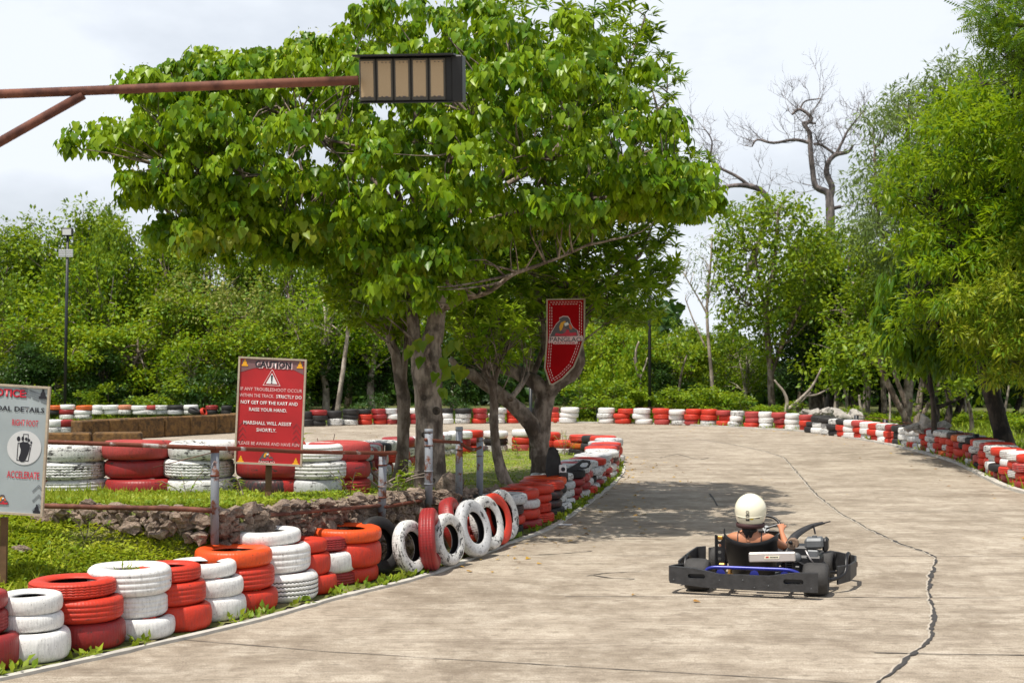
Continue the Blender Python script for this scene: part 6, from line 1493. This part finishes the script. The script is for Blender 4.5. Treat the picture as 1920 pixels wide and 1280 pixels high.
# ---------------- prototypes for the woods, copied with their parts
def proto(kind, seed):
    random.seed(seed); np.random.seed(seed); mb = MB(); Hh = {'A': 8.0, 'B': 8.6, 'C': 9.0, 'Y': 5.5, 'F': 6.5, 'K': 7.5, 'U': 2.2, 'V': 2.2, 'S': 1.6, 'G': 6.0}[kind]
    sp = {'A': (2.9, 3.3, 5.2), 'B': (2.4, 3.6, 5.4), 'C': (2.6, 3.6, 5.6), 'Y': (2.6, 2.2, 3.4), 'F': (3.0, 2.6, 4.0), 'K': (3.0, 3.0, 4.6), 'U': (1.5, 1.15, 1.1), 'V': (1.3, 1.25, 1.1), 'S': (.9, .8, .8), 'G': (2.2, 2.4, 3.8)}[kind]
    rx, rz, cz = sp; C = []; ncl = {'A': 170, 'B': 150, 'C': 190, 'Y': 130, 'F': 150, 'K': 190, 'U': 60, 'V': 55, 'S': 34, 'G': 90}[kind]
    lobes = [(Vector((random.gauss(0, .45)*rx, random.gauss(0, .45)*rx, random.uniform(-.75, .8)*rz)), random.uniform(.35, .6)) for _ in range(9)]
    while len(C) < ncl:
        lb, f = random.choice(lobes); u = Vector(rsph(1)[0]); p = lb+Vector((u.x*rx, u.y*rx, u.z*rz))*f*random.uniform(.6, 1)
        if (p.x/rx)**2+(p.y/rx)**2+(p.z/rz)**2 < 1.05: C.append(p+Vector((0, 0, cz)))
    bm_ = {'C': 'bark_pale', 'G': 'bark_pale', 'K': 'bark_dark'}.get(kind, 'bark')
    if kind not in 'USV':
        tr = [Vector((0, 0, 0)), Vector((random.gauss(0, .12), 0, Hh*.2)), Vector((random.gauss(0, .25), random.gauss(0, .2), Hh*.42)), Vector((random.gauss(0, .3), random.gauss(0, .2), Hh*.62)), Vector((random.gauss(0, .3), 0, Hh*.85))]
        Q = smooth_pts(tr, 4); mb.tube(Q, [float(np.interp(i, [0, 16], [.16, .035])) for i in range(len(Q))], 9, jit=.12)
        for c in C[::3]:
            k = random.randint(6, 14); a = Q[k]; mid = a.lerp(c, .5)+Vector((0, 0, random.uniform(-.1, .3))); mb.tube(smooth_pts([a, mid, c], 2), [.05, .035, .025, .015, .008], 5, cap=False)
    else:
        for c in C[::2]: mb.tube(smooth_pts([Vector((c.x*.15, c.y*.15, 0)), c*.5+Vector((0, 0, .1)), c], 2), [.02, .015, .012, .008, .005], 4, cap=False)
    tme = mb.mesh('trunk', [M[bm_]], True)
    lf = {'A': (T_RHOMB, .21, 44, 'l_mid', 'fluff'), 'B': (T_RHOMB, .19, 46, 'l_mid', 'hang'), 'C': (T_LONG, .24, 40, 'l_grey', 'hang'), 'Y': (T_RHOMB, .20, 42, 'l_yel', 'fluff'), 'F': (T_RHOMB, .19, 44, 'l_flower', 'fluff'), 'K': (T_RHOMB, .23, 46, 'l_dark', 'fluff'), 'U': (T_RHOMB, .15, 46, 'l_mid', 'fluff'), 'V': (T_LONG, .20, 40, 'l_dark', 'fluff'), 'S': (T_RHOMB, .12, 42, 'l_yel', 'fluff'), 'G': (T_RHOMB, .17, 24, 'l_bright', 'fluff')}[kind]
    return tme, clump_leaves([tuple(c) for c in C], .52 if kind not in 'USV' else .27, lf[2], lf[0], lf[1], M[lf[3]], 'crown', lf[4], .75), Hh
PRO = {}
for kind in 'ABCYFKUSGV': PRO[kind] = [proto(kind, 100+ord(kind)*3+i) for i in range(2 if kind in 'AYUCK' else 1)]
random.seed(21); np.random.seed(21)
cnt = 0
def wood(kind, px, top, D, w=1.0, label=None, name=None, cat='tree', group='trees of the woods around the track', z0=0.0, zs=None):
    global cnt; cnt += 1
    tme, cme, Hh = PRO[kind][cnt % len(PRO[kind])]
    h = CAMH+(HOR-top)/F*D-z0; sz = h/(Hh*1.0); p = at(px, 700, D)
    r = empty(name or {'U': 'bush', 'V': 'bush', 'S': 'shrub'}.get(kind, 'woodland_tree'), (p.x, D, z0-.02), random.uniform(0, 6.28)); r.scale = (w*(.5*sz+.5), w*(.5*sz+.5), sz)
    mobj('trunk', tme, r); mobj('crown', cme, r); tag(r, label, cat, group)
K_ = dict(A='green leafy tree', B='green tree with hanging leaves', C='grey-green fine-leaved tree', Y='yellow-green tree', F='tree with pale flowering tips', K='dark green tree', U='green bush', V='dark green bush', S='yellow-green shrub', G='light bright-leaved tree')
WOODS = [
 ('A', 150, 402, 60.5, 1.0, 'broad one filling behind the left pole'), ('B', 235, 405, 61, 1.0, 'tall one between pole and big canopy'), ('A', 70, 425, 61, 1.0, 'tall one left of the left pole'), ('A', 325, 430, 61, 1.0, 'tall one at the lower left canopy tip'), ('G', 190, 470, 58, 1.2, 'bright tall one right of the left pole'), ('B', -10, 500, 57, 1.0, 'just above the notice board corner'),
 ('G', 610, 520, 54, 1.1, 'bright one between caution board and slim trunk'), ('G', 700, 500, 55, 1.1, 'bright one over the pale slim trunk'), ('Y', 520, 600, 54, 1.0, 'low sunlit one right behind the caution board'), ('G', 110, 520, 57, 1.1, 'bright one at the left pole'), ('Y', 440, 590, 53.5, .9, 'bright low one left of the caution board top'),
 ('A', -70, 430, 64, 1.0, 'just outside the left edge of the view'), ('B', 20, 450, 60, .9, 'rising above the notice board at far left'), ('C', 112, 378, 62, 1.0, 'tallest behind the left light pole'), ('C', 215, 392, 64, .9, 'tall one right of the left light pole'), ('B', 160, 440, 58, .9, 'behind and right of the solar panel pole'),
 ('C', 300, 400, 63, .9, 'under the lower left tip of the big canopy'), ('B', 385, 420, 62, 1.0, 'behind the left sweep of the big canopy'), ('A', 470, 440, 64, 1.1, 'deep in the woods above the caution board'), ('B', 560, 430, 60, 1.0, 'right of the caution board under the canopy'), ('B', 650, 440, 62, 1.1, 'behind the slim pale trunk in the shade'),
 ('A', 750, 440, 60, 1.1, 'behind the thick swollen trunk'), ('A', 850, 450, 62, 1.1, 'between the two main trunks'), ('A', 930, 450, 60, 1.0, 'behind the thin leaning tree'), ('A', 1000, 470, 58, 1.0, 'behind the banner tree trunk'), ('B', 1080, 500, 60, .9, 'right behind the hanging pennant'), ('A', 1150, 540, 62, .8, 'left of the black pole behind the far row'),
 ('F', 400, 500, 56, 1.0, 'standing left above the caution board'), ('F', 470, 530, 55, .9, 'directly above the caution board'), ('Y', 320, 545, 56, 1.0, 'with orange-yellow top left of the caution board'), ('Y', 60, 560, 55, 1.0, 'glowing behind the notice board'), ('Y', 150, 610, 54, 1.0, 'low one right of the left pole'), ('Y', 250, 600, 54.5, 1.0, 'halfway from the left pole to the caution board'), ('A', 560, 560, 54, .9, 'lower one beside the caution board right edge'), ('G', 355, 620, 53.5, .9, 'low one touching the caution board left side'),
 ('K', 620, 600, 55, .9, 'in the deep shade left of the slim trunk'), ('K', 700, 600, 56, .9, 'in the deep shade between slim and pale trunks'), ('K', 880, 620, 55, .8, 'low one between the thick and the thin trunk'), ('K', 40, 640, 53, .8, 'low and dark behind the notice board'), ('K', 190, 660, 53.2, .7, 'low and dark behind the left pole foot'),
 ('Y', 1130, 600, 55, .9, 'sunlit with vines right of the pennant'), ('Y', 1185, 610, 54, .8, 'sunlit just left of the black pole'), ('B', 1250, 600, 58, .8, 'right of the black pole under the sky gap'), ('Y', 1270, 640, 55, .8, 'low one right of the black pole'), ('A', 1300, 620, 60, .8, 'behind the pale sapling'),
 ('K', 1250, 680, 54, .8, 'low one in shadow by the sapling foot'), ('B', 1380, 610, 56, .9, 'behind the airy tree left side'), ('G', 1400, 640, 53.5, .8, 'low bright one left of the airy trunk'), ('A', 1540, 430, 60, 1.0, 'below the bare tree'), ('B', 1600, 430, 58, 1.0, 'just right below the bare tree'), ('A', 1500, 470, 56, .9, 'right of the airy tree'),
 ('K', 1560, 520, 52, .9, 'dark one among the right-hand woods'), ('G', 1620, 480, 50, 1.0, 'bright one left of the feathery tree'), ('Y', 1600, 450, 54, .9, 'yellowish one above the rubble heap'), ('A', 1660, 520, 48, .9, 'above the leaning pale trunks'), ('K', 1720, 560, 50, 1.0, 'dark one behind the forked black tree'), ('K', 1650, 620, 55, 1.0, 'low dark one above the grey stacks'), ('K', 1790, 560, 52, 1.0, 'dark one behind the feathery tree'), ('B', 1860, 520, 50, 1.0, 'behind the dark leaning trunk'), ('K', 1900, 600, 55, 1.0, 'dark one at the right edge behind the clearing'), ('K', 1810, 650, 60, 1.0, 'farthest one over the sunny clearing'), ('K', 1500, 640, 58, .9, 'low one behind the twisted pale branches'), ('A', 1960, 480, 52, 1.0, 'just outside the right edge'),
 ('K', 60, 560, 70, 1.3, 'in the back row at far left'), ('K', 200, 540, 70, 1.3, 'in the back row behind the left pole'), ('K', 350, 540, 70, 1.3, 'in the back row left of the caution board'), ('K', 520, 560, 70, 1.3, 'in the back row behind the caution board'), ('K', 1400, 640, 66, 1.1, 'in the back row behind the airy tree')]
for k, px, top, D, w, lb in WOODS: wood(k, px, top, D, w, K_[k]+' '+lb)
for i, px in enumerate(range(-10, 480, 52)):
    kk = 'UVSVUV'[i % 6]; wood(kk, px+random.uniform(-20, 20), random.uniform(672, 745), 51.6+random.uniform(0, .8), 1.25, '%s, %s from the left along the far left tyres' % (K_[kk], ORD[i]), cat='bush', group='bushes behind the far left tyres')
for i, px in enumerate((560, 690, 860, 1010, 1085)):
    wood('V', px+random.uniform(-12, 12), random.uniform(725, 748), 51+random.uniform(0, 1), 1.1, 'green bush in the shade, %s from the left behind the trunks' % ORD[i], cat='bush', group='bushes in the shade of the woods')
for i, (px, top, D, k) in enumerate([(1120, 700, 51.5, 'U'), (1160, 712, 51, 'U'), (1200, 724, 51.2, 'S'), (1245, 730, 51, 'U'), (1300, 715, 50.5, 'U'), (1330, 728, 49.6, 'U'), (1365, 722, 50, 'S'), (1395, 738, 48.6, 'U'), (1425, 755, 48, 'S'), (1500, 752, 47.8, 'U')]):
    wood(k, px, top, D, 1.15, '%s bush, %s rightwards from the pennant behind the far row' % ('yellow-green' if k == 'S' else 'green', ORD[i]), cat='bush', group='bushes behind the far row of tyres')
for i, (px, top, D, k) in enumerate([(1640, 770, 47, 'S'), (1695, 775, 44, 'S'), (1740, 778, 47, 'U'), (1830, 770, 46, 'U'), (1890, 765, 44, 'S'), (1590, 762, 47, 'U'), (1780, 768, 50, 'U'), (1915, 775, 40, 'S')]):
    wood(k, px, top, D, 1.0, '%s bush in the clearing, %s of those right of the rubble' % ('yellow-green' if k == 'S' else 'green', ORD[i]), cat='bush', group='low bushes in the clearing on the right')
# bare trunks standing among the right-hand woods and elsewhere
def bare(px, py, D, lines, mat, label, name='tree_trunk', tops=True):
    root, lc = tree_at(name, px, py, D, label, z=0.0); L = [px_line(l, D) for l in lines]
    limbs_mesh('trunk', L, M[mat], root, lc, seg=10)
    if tops:
        C = []
        for P, w in L: C += [P[-1]+Vector((random.gauss(0, .5), random.gauss(0, .5), random.uniform(-.2, .8))) for _ in range(9)]
        mobj('crown', clump_leaves([tuple(c-lc) for c in C], .45, 34, T_RHOMB, .18, M['l_mid'], 'crown', 'fluff', .8), root)
bare(634, 770, 52, [[(632, 775, 10), (638, 730, 9), (645, 680, 8), (650, 640, 7), (655, 590, 6)]], 'bark_pale', 'slim pale trunk leaning right in the dark gap of the woods')
bare(1750, 800, 35, [[(1754, 800, 14), (1756, 770, 12), (1752, 745, 11), (1735, 715, 9), (1722, 690, 8), (1708, 670, 5)], [(1756, 765, 9), (1775, 757, 7), (1795, 748, 6), (1800, 742, 4)], [(1730, 708, 6), (1740, 690, 5), (1752, 680, 4)]], 'bark_dark', 'black forked tree behind the jagged concrete chunk')
bare(1775, 805, 36, [[(1774, 805, 14), (1780, 770, 12), (1778, 740, 11), (1770, 710, 10), (1760, 685, 8), (1758, 650, 6)]], 'bark_dark', 'dark curved trunk right of the black forked tree')
bare(1703, 798, 40, [[(1704, 800, 18), (1695, 775, 14), (1680, 750, 12), (1668, 725, 11), (1655, 695, 9), (1645, 660, 7)], [(1700, 782, 12), (1694, 745, 10), (1682, 715, 8), (1672, 680, 6)]], 'bark', 'grey twin trunk leaning left above the pale stacks')
bare(1718, 795, 43, [[(1718, 798, 14), (1722, 765, 12), (1726, 735, 11), (1732, 700, 9), (1738, 660, 7)], [(1722, 790, 10), (1740, 760, 9), (1755, 735, 8), (1765, 700, 6)]], 'bark', 'brown upright trunk beside the leaning twin trunk')
bare(1566, 776, 49, [[(1566, 778, 9), (1568, 750, 8), (1569, 735, 8), (1560, 716, 6), (1556, 700, 4)], [(1569, 738, 7), (1578, 722, 6), (1583, 700, 4)]], 'bark_pale', 'small pale Y-shaped trunk behind the rubble heap')
bare(1586, 785, 48, [[(1587, 785, 6), (1588, 755, 6), (1584, 735, 4), (1580, 715, 3)], [(1588, 755, 4), (1590, 725, 3)]], 'bark_pale', 'thin pale trunk right of the Y-shaped one')
bare(1532, 780, 54, [[(1530, 782, 27), (1529, 750, 25), (1530, 715, 24), (1532, 660, 22), (1535, 600, 18)]], 'bark', 'thickest grey trunk behind the twisted pale branches')
bare(1617, 785, 47, [[(1618, 786, 5), (1613, 760, 5), (1611, 740, 4)]], 'bark_pale', 'thin pale trunk left of the leaning trunks', tops=False)
bare(1669, 795, 46, [[(1668, 795, 4), (1669, 770, 4), (1668, 740, 4), (1668, 715, 3)]], 'bark_pale', 'slender upright trunk beside the twin leaning trunks', tops=False)
bare(1820, 800, 42, [[(1822, 815, 9), (1822, 790, 8), (1818, 765, 7), (1812, 745, 6), (1805, 720, 5)]], 'bark', 'brown thin trunk left of the dark leaning trunk')
bare(1879, 795, 45, [[(1878, 796, 6), (1884, 770, 5), (1890, 735, 4), (1895, 700, 3)]], 'bark_pale', 'thin pale trunk right of the dark leaning trunk')
bare(1810, 800, 50, [[(1810, 800, 6), (1811, 770, 5), (1810, 740, 4)]], 'bark_pale', 'pale straight trunk far back in the clearing', tops=False)
bare(1472, 778, 47.5, [[(1471, 780, 8), (1476, 755, 7), (1470, 735, 5), (1458, 720, 4), (1452, 712, 3)], [(1474, 770, 7), (1500, 748, 6), (1520, 728, 5), (1532, 708, 4), (1540, 690, 3)], [(1505, 742, 5), (1530, 740, 4), (1555, 728, 3)], [(1520, 735, 4), (1500, 755, 4), (1490, 765, 3)]], 'bark_pale', 'twisted pale bare branches in front of the woods', name='bare_shrub', tops=False)
bare(1200, 740, 51.5, [[(1197, 742, 7), (1200, 715, 6), (1194, 690, 5), (1192, 660, 4), (1198, 640, 3)], [(1200, 710, 4), (1208, 690, 3), (1214, 670, 2)], [(1194, 695, 3), (1188, 670, 2)]], 'bark_pale', 'pale crooked branches beside the black pole', name='bare_shrub', tops=False)
bare(1275, 735, 51.8, [[(1271, 745, 6), (1275, 715, 5), (1280, 690, 4), (1288, 665, 3)]], 'bark', 'thin brown trunk left of the pale sapling')
# vine mound on the pennant's right
root, lc = tree_at('vine_mound', 1150, 740, 52, 'bright yellow-green vines draped over trees right of the pennant', cat='vines', z=0.0)
C = [at(random.uniform(1095, 1205), py, 52+random.uniform(-.6, .6)) for py in np.random.uniform(600, 745, 120)]; C = [c for c in C if topx(c)[1] > 780-1.6*(topx(c)[0]-1090) or topx(c)[1] > 690]
mobj('crown', clump_leaves(loc0(C), .4, 50, T_RHOMB, .14, M['l_yel'], 'crown', 'hang'), root)
# saplings and small plants inside the bend
def plant(px, py, D, h, n, mat, T, size, label, name='plant', spread=.12, z=None):
    p = at(px, py, D); z = terr(p.x, D) if z is None else z; r = empty(name, (p.x, D, z)); tag(r, label, 'plant'); mb = MB(); P = []
    for k in range(max(3, n//8)):
        e = Vector((random.gauss(0, spread), random.gauss(0, spread), h*random.uniform(.6, 1))); mb.tube(smooth_pts([Vector((0, 0, 0)), e*.5+Vector((0, 0, h*.1)), e], 2), .004, 4)
        P += [e*random.uniform(.35, 1) for _ in range(n//max(3, n//8))]
    mb.build('stem', M['bark'], r); k = len(P); mobj('foliage', leaves('foliage', T, [tuple(p_) for p_ in P], np.c_[np.random.normal(0, 1, (k, 2)), np.random.uniform(-.4, .5, k)], np.tile([0, 0, 1.], (k, 1))+rsph(k)*.3, np.random.uniform(.7, 1.2, k)*size, mat), r)
plant(972, 855, 30, .45, 26, M['herb'], T_LONG, .12, 'thin little sapling on the sunny grass inside the bend')
plant(1058, 830, 31, .6, 60, M['heart_y'], T_LONG, .10, 'yellowish twiggy shrub beside the banner tree', spread=.3)
plant(578, 830, 15.4, .70, 14, M['herb'], T_LONG, .16, 'leafy plant poking up behind the tyres right of the caution board', z=.62)
plant(612, 830, 15.4, .70, 20, M['herb'], T_LONG, .16, 'broad-leaved plant behind the white and red tyres', z=.64)
for i, (px, py, D, lb) in enumerate([(655, 905, 14.2, 'green weed in front of the big faded red stack'), (350, 900, 13.9, 'green weed in front of the charred white stack'), (460, 915, 13.5, 'green weed beside the caution board post'), (160, 975, 11.6, 'broad-leaved weed growing on the rubble wall at left'), (745, 950, 14.6, 'green weed on the wall above the leaning tyres'), (730, 880, 16.5, 'tall weed between the railing and the slim tree'), (772, 850, 18, 'green weed between the two trunks')]):
    plant(px, py, D, .28 if i < 5 else .4, 30, M['herb'], T_LONG if i != 4 else T_HEART, .08, lb, name='weed', spread=.14)
mb = MB(); b0 = Vector((-1.35, 15.2, .70))
for k in range(9):
    p = Vector((random.uniform(-.1, .1), random.uniform(-.1, .1), 0)); d = Vector((random.uniform(-1, 1), random.uniform(-.4, .2), random.uniform(.0, .5))).normalized(); mb.tube([p, p+d*.25+Vector((0, 0, .03)), p+d*.5], [.014, .010, .004], 5)
tag(mb.build('dead_branches', M['bark_pale'], loc=b0), 'dry fallen branches lying at the foot of the twin trunks', 'branches')
# the woods beyond, read as one mass
n = 30000; th = np.random.uniform(-.55, .55, n); rr_ = np.random.uniform(70, 88, n)
X_ = rr_*np.sin(th); Y_ = rr_*np.cos(th); zt = 4.1+1.5*np.sin(th*23)+1.0*np.sin(th*61)
zt = np.where((X_/Y_ > .115) & (X_/Y_ < .15), 3.0, zt)
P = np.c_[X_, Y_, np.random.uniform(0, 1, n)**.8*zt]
tag(mobj('distant_woodland', leaves('distant_woodland', T_RHOMB, P, rsph(n)+[0, 0, -.3], rsph(n)+[0, 0, .6], np.random.uniform(.5, 1.0, n), M['l_dark'])), 'dark mass of woodland beyond the nearer trees', 'woodland', kind='stuff')
